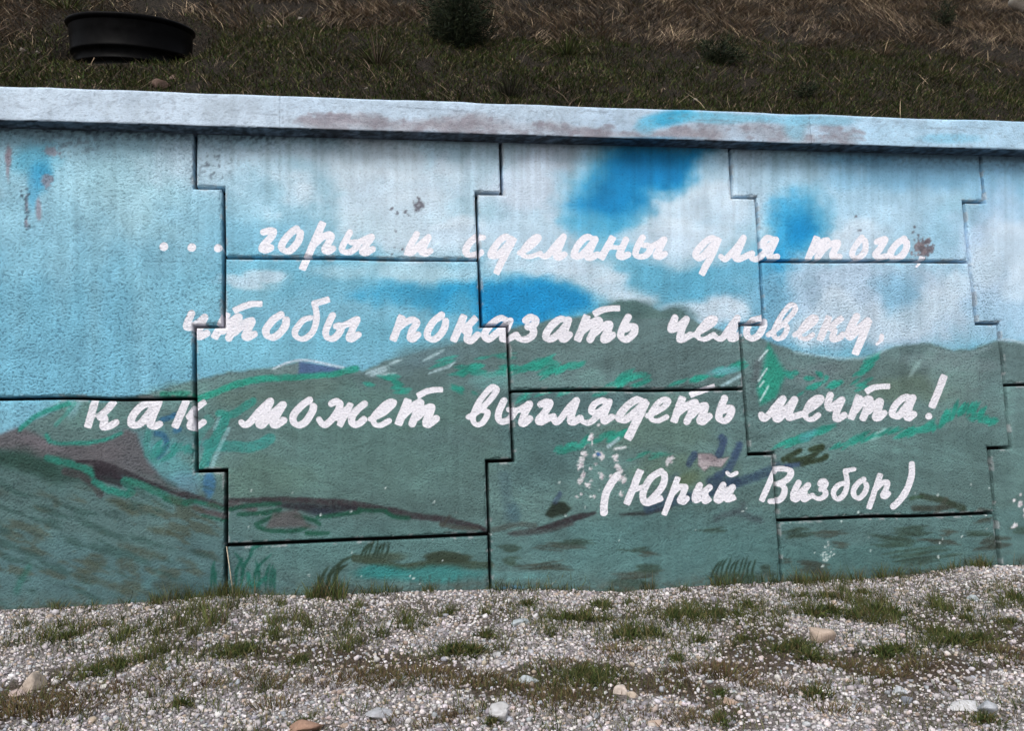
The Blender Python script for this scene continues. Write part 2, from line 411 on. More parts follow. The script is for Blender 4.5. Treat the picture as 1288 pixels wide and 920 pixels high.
# fields in front
below([(-330, 590), (0, 567), (40, 576), (100, 590), (160, 610), (220, 628), (285, 640), (330, 652), (430, 650), (520, 656), (613, 670), (700, 660), (800, 648), (900, 640),
       (1000, 640), (1150, 640), (1300, 640), (1700, 640)], (82, 124, 121), 6, .8, 3)
ell(120, 640, 180, 36, (84, 122, 120), .6); ell(40, 586, 90, 15, (34, 70, 60), .9, 10); ell(20, 620, 60, 24, (70, 104, 100), .5)
ell(100, 720, 200, 40, (74, 116, 120), .6); ell(480, 700, 150, 26, (82, 132, 128), .5); ell(850, 690, 160, 40, (78, 128, 126), .6)
ell(1100, 710, 160, 30, (70, 118, 114), .6); ell(240, 740, 80, 18, (62, 108, 112), .5)
TEAL, DKG, PLUM, OLIVE, NAVY = (36, 146, 126), (28, 96, 76), (58, 54, 60), (70, 74, 54), (44, 70, 96)
stroke([(24, 541), (44, 524), (68, 514), (86, 508)], 3, TEAL, .9); stroke([(70, 535), (88, 515), (94, 506)], 2.5, (60, 156, 140), .6)
stroke([(58, 548), (66, 557), (100, 558), (130, 554), (152, 545)], 2.5, TEAL, .85)
stroke([(60, 577), (90, 584), (112, 592), (117, 601)], 4.5, (32, 128, 108), .95)
stroke([(97, 580), (125, 583), (150, 593), (182, 606), (240, 628)], 4, (46, 40, 48), .97, taper=.5)
poly([(116, 584), (140, 590), (158, 602), (154, 613), (140, 608), (120, 603)], (42, 36, 45), 2, .97, 3)
stroke([(82, 594), (104, 600), (118, 612), (126, 622)], 5, (66, 62, 66), .85)
stroke([(119, 607), (135, 616), (158, 622), (166, 616), (156, 606)], 4.5, (34, 138, 118), .95)
stroke([(158, 603), (185, 613), (212, 626), (236, 634)], 5, (34, 120, 98), .85, taper=.3)
stroke([(208, 628), (228, 634), (246, 630)], 4, DKG, .95); stroke([(225, 622), (240, 624), (285, 640)], 3.5, PLUM, .9)
stroke([(246, 631), (270, 637), (284, 641)], 2.5, (30, 120, 98), .9); stroke([(246, 640), (270, 647), (284, 650)], 3.5, (84, 72, 78), .9); stroke([(255, 649), (284, 656)], 1.8, DKG, .9)
for a in ([(204, 528), (212, 526), (219, 522)], [(196, 546), (206, 548), (210, 558), (206, 566), (199, 574)], [(221, 542), (225, 540)]):
    stroke(a, 3.6, (34, 96, 138), .75)
ell(262, 611, 8, 14, (56, 124, 170), .85, 0, .6); ell(262, 583, 2.5, 3, (40, 70, 120), .8)
hatch([(186, 560), (215, 572), (245, 558)], 16, 22, -40, 3, (44, 146, 134), 9, .7)
stroke([(186, 545), (184, 570), (195, 580)], 4, (52, 140, 128), .6)
# green ridge band and the teal brushwork right of the first joint
stroke([(205, 497), (232, 496), (245, 499)], 4, (44, 140, 116), .9)
stroke([(248, 503), (272, 494), (300, 483), (330, 477), (380, 474), (420, 470), (448, 464)], 4.2, (36, 148, 124), .95)
stroke([(256, 590), (264, 565), (278, 540), (284, 525)], 6, (46, 152, 138), .85); stroke([(276, 520), (292, 522), (318, 505)], 5, (44, 146, 130), .8)
stroke([(262, 560), (285, 562), (320, 562), (340, 552)], 7, (50, 148, 138), .8); stroke([(250, 545), (262, 530)], 8, (70, 150, 140), .6)
stroke([(266, 590), (275, 565), (288, 540)], 2.5, (150, 196, 206), .7); stroke([(270, 540), (276, 525)], 2, (140, 190, 200), .6)
# snowy peak
poly([(376, 455), (432, 464), (414, 469), (374, 470)], (72, 102, 140), 2.5, .95, 1.5); poly([(340, 464), (376, 455), (374, 470), (345, 472)], (112, 140, 140), 2.5, .7, 1)
stroke([(344, 464), (360, 457), (380, 453), (405, 457), (432, 463)], 1.3, (206, 218, 232), .95, 1)
for a in ([(460, 470), (488, 461)], [(466, 473), (486, 466)], [(475, 473), (497, 470)], [(532, 454), (558, 441)], [(540, 470), (562, 462), (572, 456)], [(490, 458), (505, 453)]):
    stroke(a, 1.8, (176, 202, 212), .85, 1, .5)
ell(475, 467, 14, 5, (160, 186, 196), .7, -20)
for p, n, l, a, w in (([(468, 479), (498, 478)], 8, 18, 12, 3), ([(495, 491), (512, 490)], 6, 14, 0, 3.5), ([(565, 489), (592, 496)], 8, 14, 25, 3),
                      ([(580, 466), (640, 466)], 14, 24, -4, 4), ([(648, 470), (690, 454)], 10, 26, -20, 4), ([(690, 468), (730, 460)], 10, 26, -24, 3.5),
                      ([(755, 490), (800, 470)], 9, 26, -28, 4), ([(780, 488), (810, 478)], 7, 20, -25, 3), ([(855, 482), (930, 462)], 18, 24, -18, 3),
                      ([(560, 455), (632, 448)], 5, 30, -8, 2.5)):
    hatch(p, n, l, a, w, (38, 146, 126), 5, .75)
ell(618, 480, 26, 12, (104, 158, 158), .6); ell(907, 467, 18, 5, (104, 178, 188), .8, -10)
stroke([(908, 486), (922, 478), (932, 472)], 2, (170, 204, 216), .85)
hatch([(660, 500), (735, 490)], 10, 24, -28, 2, (50, 150, 132), 4, .7)
hatch([(700, 565), (745, 555), (790, 545)], 22, 22, -24, 3.4, (36, 146, 124), 6, .75); hatch([(795, 575), (840, 570)], 10, 16, -20, 2, (40, 148, 124), 5, .6)
stroke([(765, 562), (778, 552)], 2, (176, 200, 212), .9); stroke([(773, 565), (786, 563)], 1.6, (222, 226, 232), .95, .8)
# spruce and right-hand brushwork
poly([(966, 432), (984, 462), (988, 470), (976, 500), (958, 508), (954, 488), (960, 465)], (36, 146, 122), 4, .9, 3)
poly([(950, 455), (958, 448), (956, 478), (946, 480)], (84, 96, 100), 4, .6, 3)
for a in ([(955, 453), (966, 441)], [(954, 480), (965, 464)], [(957, 504), (967, 486)], [(956, 487), (961, 480)]):
    stroke(a, 1.1, (196, 216, 222), .95, .8)
for p, n, l, a, w in (([(990, 473), (1018, 474)], 7, 12, 0, 3), ([(1030, 468), (1036, 474)], 4, 8, 60, 3.5), ([(1008, 492), (1045, 480), (1052, 486)], 12, 20, -22, 2.6),
                      ([(1074, 478), (1098, 453)], 14, 20, -38, 3), ([(1078, 490), (1092, 482)], 6, 16, -10, 2.6), ([(980, 560), (1010, 552), (1040, 540)], 24, 26, -18, 2.6),
                      ([(1050, 562), (1085, 551), (1115, 546), (1150, 543), (1175, 536)], 40, 24, -28, 2.4), ([(1175, 536), (1195, 522), (1215, 513), (1235, 520)], 40, 18, -60, 2.6),
                      ([(1225, 525), (1248, 530)], 12, 14, -20, 2.6)):
    hatch(p, n, l, a, w, (38, 148, 128), 4, .8)
ell(1018, 548, 10, 5, (88, 168, 180), .6, -30); hatch([(1090, 550), (1120, 545)], 6, 16, -20, 1.2, (150, 196, 196), 4, .6)
ell(1152, 463, 16, 3, (150, 178, 180), .6, -58); ell(1190, 455, 50, 10, (120, 146, 148), .6, 5)
stroke([(1170, 440), (1215, 446), (1245, 437)], 2, (134, 158, 164), .6, 2)
stroke([(1257, 427), (1275, 429), (1300, 436)], 1.5, (180, 204, 218), .7); stroke([(1000, 443), (1040, 449), (1085, 451), (1115, 440)], 1.8, (164, 192, 206), .6, 2)
# dark ridge in the second column
stroke([(286, 630), (330, 629), (380, 630), (430, 633), (470, 639), (520, 649), (565, 655), (600, 663), (614, 670)], 4.4, (54, 48, 54), .95, 1.3, .4)
stroke([(350, 636), (400, 640), (450, 640)], 5, (34, 32, 42), .9, 2, .5); stroke([(286, 634), (320, 640)], 4, (88, 72, 80), .7)
ell(405, 645, 24, 4.5, (36, 46, 60), .8)
for a in ([(290, 641), (315, 636), (352, 634)], [(300, 648), (330, 646), (352, 642)], [(322, 660), (340, 652), (352, 648)], [(324, 664), (340, 668), (372, 668), (388, 662)],
          [(372, 650), (392, 654), (402, 660)], [(400, 651), (428, 648), (450, 645), (452, 641)], [(455, 642), (485, 643)], [(486, 645), (496, 650), (514, 652)], [(386, 671), (412, 671)]):
    stroke(a, 2.8, (18, 82, 62), .95, .9)
poly([(345, 645), (372, 642), (384, 658), (398, 665), (366, 664), (334, 666)], (92, 82, 86), 3, .75, 3)
stroke([(555, 660), (575, 664), (600, 665)], 3, (66, 66, 62), .8); stroke([(565, 650), (556, 662)], 2, (60, 62, 58), .7)
# right of the second joint
stroke([(618, 668), (650, 660), (672, 662)], 3.5, (66, 76, 72), .7); stroke([(640, 672), (680, 668), (720, 660)], 4.5, (62, 62, 64), .8, 2, .6)
poly([(686, 648), (696, 632), (708, 632), (718, 640), (712, 650), (692, 652)], (30, 44, 34), 2.5, .95, 4)
stroke([(676, 666), (700, 660), (728, 651), (748, 646)], 4.2, (46, 40, 46), .92, 1.2, .6); stroke([(698, 632), (704, 622)], 3, (52, 74, 110), .6)
stroke([(645, 640), (648, 650)], 7, (46, 84, 100), .5, 4); stroke([(634, 600), (640, 650)], 7, (66, 100, 108), .5, 5)
stroke([(780, 648), (810, 646), (834, 640)], 2.6, (40, 46, 48), .9, 1.5, .6); stroke([(826, 642), (842, 638)], 3, (56, 52, 60), .8)
stroke([(815, 640), (850, 630), (885, 622), (915, 612), (950, 600), (978, 588)], 6, (44, 72, 96), .85, 2.2, 0, .4)
stroke([(902, 600), (916, 590), (924, 575), (930, 560)], 4.5, (48, 74, 108), .85, 2); stroke([(895, 606), (925, 608)], 7, NAVY, .85, 3)
stroke([(866, 584), (873, 572)], 4.5, (44, 68, 100), .8); stroke([(904, 572), (910, 556), (908, 552)], 5, (46, 70, 104), .85); stroke([(986, 588), (1004, 584), (1016, 580)], 3.4, (48, 72, 108), .85)
stroke([(835, 625), (845, 605), (850, 600)], 5, (66, 96, 112), .5, 4); ell(860, 605, 22, 8, (88, 110, 78), .6, -20)
for a in ([(986, 579), (1000, 570), (1006, 567)], [(994, 580), (1018, 576), (1034, 564)], [(1010, 584), (1034, 578), (1040, 574)], [(1020, 566), (1034, 562)]):
    stroke(a, 3.4, (38, 54, 32), .92, 1.2)
stroke([(900, 652), (930, 642), (934, 636)], 4, (60, 76, 82), .6, 4); stroke([(925, 645), (955, 655)], 4, (58, 74, 80), .6, 4)
stroke([(1150, 640), (1180, 640), (1200, 636)], 3.5, (54, 60, 52), .9, 1.4); stroke([(1160, 624), (1185, 630), (1212, 640)], 4, (46, 62, 46), .92, 1.4); stroke([(1178, 645), (1190, 628)], 3, (64, 70, 60), .7)
stroke([(1146, 627), (1160, 625)], 2.5, (52, 84, 60), .8); stroke([(1232, 642), (1244, 644)], 3, (70, 78, 70), .7)
# field streaks, olive and dark green
R = random.Random(5)
ca_, sa_ = math.cos(math.radians(20)), math.sin(math.radians(20))
fn = fbm((uu * ca_ + vv * sa_) / 34, (-uu * sa_ + vv * ca_) / 9 + 40, 4)
fm = sstep(.54, .66, fn) * sstep(600, 640, vv) * sstep(300, 255, uu) * sstep(780, 745, vv) * .6
C[:] = C * (1 - fm[..., None]) + np.array([72, 82, 66]) * fm[..., None]
fm = sstep(.57, .70, fbm((uu * ca_ + vv * sa_) / 40 + 9, (-uu * sa_ + vv * ca_) / 8 + 4, 4)) * sstep(585, 620, vv) * sstep(300, 250, uu) * .6
C[:] = C * (1 - fm[..., None]) + np.array([46, 84, 78]) * fm[..., None]
for x, y, l, w in ((150, 633, 30, 3.5), (165, 645, 16, 3), (205, 668, 34, 5), (180, 694, 58, 6), (120, 706, 20, 9), (108, 728, 34, 8), (150, 738, 40, 6), (215, 738, 40, 7), (160, 712, 22, 8), (235, 708, 22, 3)):
    a = R.uniform(.1, .4)
    stroke([(x - l / 2, y - l / 2 * a), (x, y + R.uniform(-2, 2)), (x + l / 2, y + l / 2 * a)], w, np.array((70, 78, 60)) * R.uniform(.9, 1.1), .6, 4, .5, .45, 4)
stroke([(20, 745), (28, 728), (36, 715)], 4, (40, 110, 96), .6, 3); stroke([(180, 740), (200, 722)], 3, (84, 140, 140), .5, 3)
for x, y, l, w in ((700, 688, 60, 4.5), (720, 683, 50, 3.5), (672, 712, 60, 4), (645, 706, 30, 5), (800, 692, 40, 3), (815, 697, 26, 2.5), (795, 724, 80, 5), (812, 716, 34, 5), (790, 738, 70, 6), (700, 715, 60, 3),
                   (1000, 672, 40, 6), (1045, 671, 44, 4), (1060, 686, 22, 3.5), (1118, 684, 70, 5), (1150, 668, 50, 6), (1130, 676, 60, 4), (1193, 670, 20, 3.5), (1165, 697, 100, 6), (1230, 672, 50, 4), (1250, 685, 40, 8),
                   (1030, 714, 40, 7), (990, 706, 14, 3), (965, 718, 20, 6), (1285, 668, 30, 4), (1180, 682, 50, 4), (1240, 655, 30, 3), (1150, 706, 60, 4), (900, 668, 40, 3), (640, 690, 30, 4), (1340, 680, 60, 6), (1420, 700, 80, 6), (-80, 700, 80, 6), (-180, 680, 80, 6)):
    a = R.uniform(-.18, .12)
    cc = np.array((46, 70, 56) if R.random() < .55 else (62, 68, 58)) * R.uniform(.85, 1.1)
    for q in range(4):
        xo = R.uniform(-l * .22, l * .22); yo = (q - 1.5) * w * .5; ll = l * R.uniform(.5, 1.0)
        stroke([(x + xo - ll / 2, y + yo - ll / 2 * a), (x + xo, y + yo + R.uniform(-1.5, 1.5)), (x + xo + ll / 2, y + yo + ll / 2 * a)], w * R.uniform(.3, .5), cc, .72, 1.2, .7, .35, 2)
# foreground painted grass
for x, y, l, b in ((266, 742, 36, 4), (271, 742, 30, -3), (296, 745, 44, 10), (303, 745, 50, 16), (318, 745, 48, 24), (314, 700, 16, 20), (326, 745, 40, -4), (334, 745, 36, 6), (340, 745, 34, 4), (345, 745, 30, 1), (306, 725, 30, -12)):
    stroke([(x, y), (x + b * .2, y - l * .6), (x + b, y - l)], 2.3, (16, 92, 76), .95, .7, .8)
stroke([(312, 722), (316, 738), (334, 728)], 3, (26, 116, 98), .9)
for x, y, l, b in ((404, 746, 34, 10), (412, 748, 40, 14), (418, 745, 36, 20), (410, 742, 30, 22), (424, 722, 22, 20), (400, 748, 26, 2), (420, 748, 30, 6)):
    stroke([(x, y), (x + b * .2, y - l * .6), (x + b, y - l)], 2.2, (34, 58, 40), .95, .7, .8)
stroke([(446, 703), (480, 708), (500, 714), (530, 712), (560, 706), (590, 711), (616, 712)], 5, (54, 74, 56), .95, 1.3)
ell(562, 705, 26, 8, (48, 64, 48), .9, 0, .4); ell(575, 715, 34, 4, (58, 88, 76), .7); ell(478, 703, 28, 6, (62, 82, 64), .8)
for k in range(7): stroke([(452 + k * 5, 704), (458 + k * 5, 692 - (k % 3) * 3), (464 + k * 4, 684 - (k % 4) * 2)], 1.5, (30, 56, 40), .95, .6, .8)
ell(480, 722, 34, 8, (34, 138, 134), .8); ell(545, 727, 50, 9, (40, 140, 136), .7); ell(650, 726, 40, 5, (92, 158, 158), .5); ell(645, 741, 14, 3, (70, 150, 200), .8)
for k in range(10): stroke([(893 + k * 5.6, 732), (898 + k * 5.4, 716 - (k % 3) * 2), (905 + k * 5, 706 - (k % 4) * 2)], 1.5, (28, 56, 42), .95, .6, .8)
ell(925, 728, 34, 7, (46, 74, 56), .7)
for k in range(9): stroke([(515 + k * 12, 745), (517 + k * 12, 730 - (k % 3) * 3)], 1.0, (52, 82, 78), .7, 1)

inh2 = sstep(2, 14, vv - np.interp(uu[0], *np.array(ridge).T)[None, :])
b1 = fbm((uu + vv * .55) / 30, (vv - uu * .3) / 5.5 + 12, 4); b2 = fbm((uu - vv * .7) / 26 + 40, (vv + uu * .35) / 5 + 3, 4)
mixb = sstep(.4, .6, fbm(uu / 90, vv / 60 + 4, 3))
bb = (b1 * mixb + b2 * (1 - mixb) - .5)
C *= (1 + .24 * bb * inh2)[..., None]
gz = C.mean(-1, keepdims=True); lowf = (inh2 * sstep(480, 640, vv))[..., None]
C[:] = C * (1 - .10 * lowf) + gz * (.10 * lowf); C *= 1 - .07 * lowf
sk = (1 - inh2) * .12 * (fbm(uu / 16, vv / 22 + 9, 4) - .5)
C *= (1 + sk)[..., None]
# --- wear: bare patches, flakes, dirt under the coping
def flake(x, y, r, col, op=.95, k=.55):
    ell(x, y, r, r * R.uniform(.5, 1.5), col, op, R.uniform(0, 90), .25, k)
    if r > 2.5:
        for q in range(4): ell(x + R.gauss(0, r * .8), y + R.gauss(0, r), r * R.uniform(.2, .45), r * R.uniform(.2, .6), col, op, R.uniform(0, 90), .3, k)
ell(525, 258, 7, 7, (98, 98, 108), .9, 20, .4, .5); flake(527, 249, 2.5, (104, 104, 112)); ell(526, 258, 2, 2, (160, 168, 178), .8)
for x, y in ((493, 262), (510, 266), (513, 269), (500, 268), (498, 291), (496, 311), (493, 319), (506, 313), (1077, 272), (1082, 290), (1150, 285), (1148, 292), (1155, 296)): flake(x, y, 1.7, (96, 98, 108), .85)
for i in range(60):
    flake(1160 + R.gauss(0, 8), 311 + R.gauss(0, 6), R.uniform(1, 3.2), (132, 122, 128) if R.random() < .6 else (96, 92, 100), .8)
poly([(877, 570), (895, 571), (903, 577), (916, 575), (908, 589), (893, 587), (887, 594), (878, 586)], (52, 52, 56), 2, .7, 1)
poly([(877, 571), (895, 572), (903, 578), (916, 576), (907, 588), (893, 586), (886, 593), (878, 585)], (166, 158, 163), 1, 1, 1.4); poly([(880, 571), (896, 572), (904, 580), (898, 582), (882, 578)], (128, 118, 124), 2, .8, 1)
for x, y, r in ((744, 552, 4.5), (752, 571, 6), (735, 571, 3.5), (730, 584, 5), (733, 597, 3.5), (729, 605, 3), (740, 610, 3), (757, 600, 3), (775, 576, 3.2), (778, 590, 4), (781, 600, 3.5), (784, 606, 3), (747, 625, 2.4), (731, 622, 1.6), (842, 580, 3.6), (1282, 634, 5), (1288, 646, 4), (1276, 660, 2.5), (753, 535, 1.6), (757, 527, 1.5), (742, 590, 2), (725, 625, 1.4), (782, 622, 2.6), (768, 598, 2)):
    flake(x, y, r, (208, 206, 211), 1.0, .75); flake(x + 1, y + 1, r * .45, (176, 168, 176))
ell(752, 572, 2.6, 2, (30, 96, 160), .95)
for i in range(90):
    x = R.choice((R.uniform(290, 620), R.uniform(650, 970), R.uniform(990, 1250))); y = R.uniform(600, 735)
    if R.random() < .35: x, y = R.gauss(1040, 6), R.gauss(695, 8)
    flake(x, y, R.uniform(.6, 1.3), (206, 220, 220), .9)
for x, y, w, h in ((10, 205, 3, 22), (12, 195, 6, 12), (60, 228, 7, 9), (65, 190, 10, 8), (49, 262, 3.5, 13), (34, 258, 2, 10), (34, 280, 2, 8)):
    ell(x, y, w, h, (138, 130, 142), .75, 0, .6, .5)
for k in range(26): flake(33 + R.gauss(0, 3), R.uniform(235, 292), R.uniform(.8, 2), (70, 92, 108), .8)
# grime: fine dark speckle in the grain right under the coping
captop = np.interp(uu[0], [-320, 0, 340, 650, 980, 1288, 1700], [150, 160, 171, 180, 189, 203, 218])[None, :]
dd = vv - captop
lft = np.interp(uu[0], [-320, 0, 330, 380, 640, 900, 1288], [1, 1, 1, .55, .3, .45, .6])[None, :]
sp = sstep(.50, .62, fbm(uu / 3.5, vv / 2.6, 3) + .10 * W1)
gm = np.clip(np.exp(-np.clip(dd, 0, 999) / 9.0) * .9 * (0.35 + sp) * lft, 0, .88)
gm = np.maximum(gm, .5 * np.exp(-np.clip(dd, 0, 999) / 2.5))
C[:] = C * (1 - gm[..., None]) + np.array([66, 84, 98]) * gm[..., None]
cl = sstep(.56, .66, fbm(uu / 5, vv / 4, 3)) * np.clip(np.exp(-((uu - 270) / 26) ** 2 - ((vv - 205) / 24) ** 2) + .7 * np.exp(-((uu - 90) / 40) ** 2 - ((vv - 182) / 12) ** 2), 0, 1)
C[:] = C * (1 - .8 * cl[..., None]) + np.array([92, 104, 116]) * (.8 * cl[..., None])
gl_u = [-320, 0, 120, 200, 290, 400, 500, 615, 700, 780, 880, 980, 1100, 1160, 1210, 1288, 1700]
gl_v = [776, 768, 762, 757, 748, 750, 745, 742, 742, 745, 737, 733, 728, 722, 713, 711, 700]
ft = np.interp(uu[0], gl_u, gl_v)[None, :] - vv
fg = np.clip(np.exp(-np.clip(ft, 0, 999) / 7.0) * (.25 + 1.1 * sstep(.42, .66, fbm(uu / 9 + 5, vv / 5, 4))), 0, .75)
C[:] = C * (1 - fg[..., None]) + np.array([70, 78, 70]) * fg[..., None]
# rain streaks and overall unevenness
st = (fbm(uu / 7, vv / 160 + 3, 3) - .5)
C *= (1 + .12 * st + .09 * W1 + .04 * W3)[..., None]
drip = sstep(.52, .72, fbm(uu / 4.5 + 9, vv / 220, 3)) * np.exp(-np.clip(dd, 0, 999) / (45 + 60 * vnoise(uu / 11, vv * 0 + 2.5)))
C *= (1 - .075 * drip)[..., None]
cw = sstep(520, 610, C.sum(-1))[..., None]
C[:] = C * (1 - .05 * cw) + np.array([216, 226, 238]) * (.05 * cw)
lo = sstep(420, 330, C.sum(-1))[..., None] * (vv > 400)[..., None]
lo = lo * sstep(4, 24, C[..., 1] - C[..., 0])[..., None]
C[:] = C * (1 - lo) + (C * np.array([1.02, .985, 1.01]) + np.array([1, 0, 0])) * lo
C[:] = np.clip(C, 4, 250)

# --- lettering: centre lines traced letter by letter (8 units to a photograph pixel, per tile), distance field
SD = np.full((H, W), 60.0)
def letters(ox, oy, strokes):
    for r, p in strokes:
        L = smooth_line(np.array(p, float), 5) if len(p) > 1 else np.array([p[0], (p[0][0] + .1, p[0][1])], float)
        L = L / 8.0 + np.array([ox, oy]); rr = r / 8.0 * (.86 if len(p) in (10, 14) else 1.0); gg = rr + 12
        sl = box(L[:, 0].min() - gg, L[:, 1].min() - gg, L[:, 0].max() + gg, L[:, 1].max() + gg)
        X = uu[sl] + W3[sl] * .5; Y = vv[sl] + W4[sl] * .5
        best = np.full(X.shape, 60.0)
        for a, b in zip(L[:-1], L[1:]):
            ab = b - a; n_ = np.hypot(*ab) + 1e-9
            wide = .78 + .31 * abs((ab @ np.array([-.42, .907])) / n_) if n_ > .2 else 1.0
            t = np.clip(((X - a[0]) * ab[0] + (Y - a[1]) * ab[1]) / (n_ * n_), 0, 1)
            best = np.minimum(best, np.hypot(X - a[0] - t * ab[0], Y - a[1] - t * ab[1]) - rr * wide)
        if 2 <= len(p) <= 4 and r > 26:                      # straight stems and bars end in a cut edge
            for e, f in ((L[0], L[1]), (L[-1], L[-2])):
                tn = (e - f) / (np.hypot(*(e - f)) + 1e-9); nrm = np.array([-tn[1], tn[0]])
                al = (X - e[0]) * tn[0] + (Y - e[1]) * tn[1]; ac = np.abs((X - e[0]) * nrm[0] + (Y - e[1]) * nrm[1])
                cap_ = np.maximum(np.maximum(al - rr * .62, -al - rr), ac - rr * .93)
                best = np.minimum(best, cap_)
                best = np.where((al > 0) & (ac < rr * 2), np.maximum(best, al - rr * .62), best)
        SD[sl] = np.minimum(SD[sl], best)
letters(0, 0, [(46, [(1651, 2485)]), (46, [(1933, 2493)]), (44, [(2196, 2499)])])
letters(320, 265, [
    (37, [(90, 215), (150, 198), (190, 205), (170, 260), (100, 335), (75, 385), (110, 398), (165, 372)]),
    (37, [(425, 182), (360, 228), (295, 305), (273, 370), (310, 405), (365, 395), (430, 325), (458, 260), (463, 222)]),
    (37, [(685, 128), (485, 580)]), (34, [(590, 350), (680, 270), (750, 235), (775, 262), (740, 330), (705, 395), (740, 412), (790, 382)]),
    (33, [(960, 218), (905, 320), (880, 385), (910, 418), (975, 410), (1030, 360), (1030, 320), (975, 320)]),
    (33, [(1040, 322), (1110, 290), (1180, 262), (1130, 340), (1085, 410), (1120, 428), (1190, 385)])])
letters(480, 265, [
    (33, [(352, 238), (290, 350), (262, 420), (310, 420), (400, 330), (470, 270)]), (33, [(470, 268), (420, 370), (405, 420), (440, 435), (490, 405)]), (22, [(240, 432), (270, 425)]),
    (37, [(1022, 272), (960, 262), (890, 320), (850, 390), (860, 440), (920, 450), (1000, 420)])])
letters(600, 265, [
    (35, [(355, 288), (290, 262), (220, 310), (150, 410), (145, 455), (200, 450), (290, 370), (350, 290)]), (36, [(368, 285), (290, 430), (198, 620)]),
    (33, [(425, 425), (500, 390), (580, 330), (625, 272), (590, 262), (520, 320), (465, 400), (470, 455), (540, 462), (640, 430)]),
    (33, [(630, 440), (670, 462), (720, 440), (790, 350), (868, 262)]), (34, [(870, 262), (825, 380), (800, 450), (820, 475), (880, 440)]),
    (35, [(1190, 290), (1110, 264), (1030, 330), (980, 420), (985, 460), (1040, 455), (1110, 390), (1190, 295)]), (34, [(1190, 288), (1140, 400), (1115, 470), (1150, 475), (1210, 440)])])
letters(740, 265, [
    (36, [(245, 272), (130, 475)]), (34, [(378, 292), (330, 400), (310, 455), (340, 470), (400, 440)]), (28, [(220, 370), (345, 370)]),
    (33, [(548, 268), (500, 350), (475, 430), (510, 465), (580, 450), (625, 390), (600, 350), (560, 350)]), (32, [(620, 370), (700, 330), (765, 290), (720, 380), (680, 450), (710, 470), (770, 435)])])
letters(860, 265, [
    (34, [(345, 290), (280, 275), (200, 330), (130, 410), (120, 460), (160, 480), (230, 420), (340, 300)]), (35, [(350, 290), (280, 450), (183, 632)]),
    (33, [(370, 460), (410, 490), (460, 450), (540, 360), (602, 275)]), (33, [(602, 275), (550, 400), (520, 470), (550, 490), (640, 450), (690, 430)]),
    (33, [(670, 450), (700, 488), (750, 480), (800, 440), (850, 380)]), (34, [(930, 292), (850, 272), (810, 312), (805, 355), (840, 365), (900, 330)]), (34, [(930, 292), (895, 370), (865, 440), (885, 482), (945, 460)])])
letters(1010, 265, [
    (34, [(142, 272), (55, 480)]), (34, [(90, 420), (170, 330), (245, 298), (215, 370), (150, 470)]), (33, [(170, 430), (270, 340), (355, 322), (320, 400), (300, 460), (375, 462)]),
    (31, [(595, 272), (540, 340), (500, 420), (510, 465), (560, 475), (620, 420), (635, 350), (628, 302)]),
    (33, [(745, 312), (800, 290), (832, 290), (780, 380), (730, 440), (760, 470), (840, 455)]),
    (34, [(1022, 282), (950, 330), (890, 410), (890, 460), (940, 480), (1010, 440), (1045, 370), (1045, 320)]),
    (31, [(1200, 475), (1195, 498)]), (15, [(1190, 510), (1145, 562)])])
letters(225, 360, [
    (37, [(130, 278), (85, 385), (85, 420), (130, 415), (200, 370), (262, 318)]), (38, [(262, 318), (220, 400), (180, 490), (205, 510), (280, 475)]),
    (39, [(478, 284), (420, 400), (360, 512)]), (39, [(440, 450), (540, 350), (605, 315), (560, 400), (503, 520)]), (37, [(560, 470), (660, 375), (735, 348), (700, 430), (665, 500), (690, 522), (758, 485)]),
    (35, [(565, 242), (650, 205), (740, 180), (822, 180)]),
    (38, [(1025, 288), (950, 340), (880, 430), (885, 495), (945, 518), (1010, 480), (1070, 400), (1080, 342)])])
letters(370, 360, [
    (37, [(162, 320), (90, 345), (20, 430), (10, 490), (50, 530), (110, 528), (180, 470), (220, 370), (225, 270), (200, 180)]), (36, [(200, 178), (280, 155), (338, 135)]),
    (35, [(385, 297), (340, 390), (315, 470), (340, 525), (400, 525), (460, 460), (470, 400), (420, 405)]), (34, [(490, 400), (560, 370), (635, 335), (590, 430), (550, 520), (580, 535), (645, 490)])])
letters(480, 360, [
    (38, [(200, 312), (118, 533)]), (36, [(170, 420), (250, 360), (320, 335), (352, 375), (310, 440), (285, 515), (310, 535), (365, 490)]),
    (36, [(605, 292), (530, 350), (470, 440), (465, 510), (510, 540), (570, 510), (630, 430), (645, 355)]),
    (38, [(825, 307), (727, 540)]), (35, [(945, 325), (880, 390), (820, 450)]), (34, [(830, 430), (880, 435), (865, 500), (860, 545), (900, 555), (965, 490)]),
    (36, [(1270, 345), (1200, 322), (1120, 370), (1050, 450), (1040, 510), (1080, 535), (1150, 480), (1250, 390)]), (34, [(1295, 350), (1245, 460), (1215, 530), (1260, 540), (1340, 495)])])
letters(630, 360, [
    (37, [(250, 345), (300, 310), (348, 335), (335, 385), (270, 412)]), (37, [(270, 412), (325, 440), (315, 500), (250, 538), (190, 530), (155, 490)]), (28, [(90, 530), (150, 490)]),
    (37, [(680, 350), (600, 330), (520, 390), (460, 470), (455, 520), (500, 535), (570, 490), (670, 380)]), (37, [(680, 342), (640, 450), (615, 525), (640, 535), (690, 490)]),
    (39, [(862, 312), (775, 535)]), (38, [(820, 450), (910, 375), (985, 345), (960, 410), (898, 535)]), (37, [(950, 470), (1020, 405), (1090, 382), (1075, 450), (1035, 530), (1060, 540), (1122, 495)]),
    (35, [(945, 277), (1020, 240), (1110, 225), (1182, 225)])])
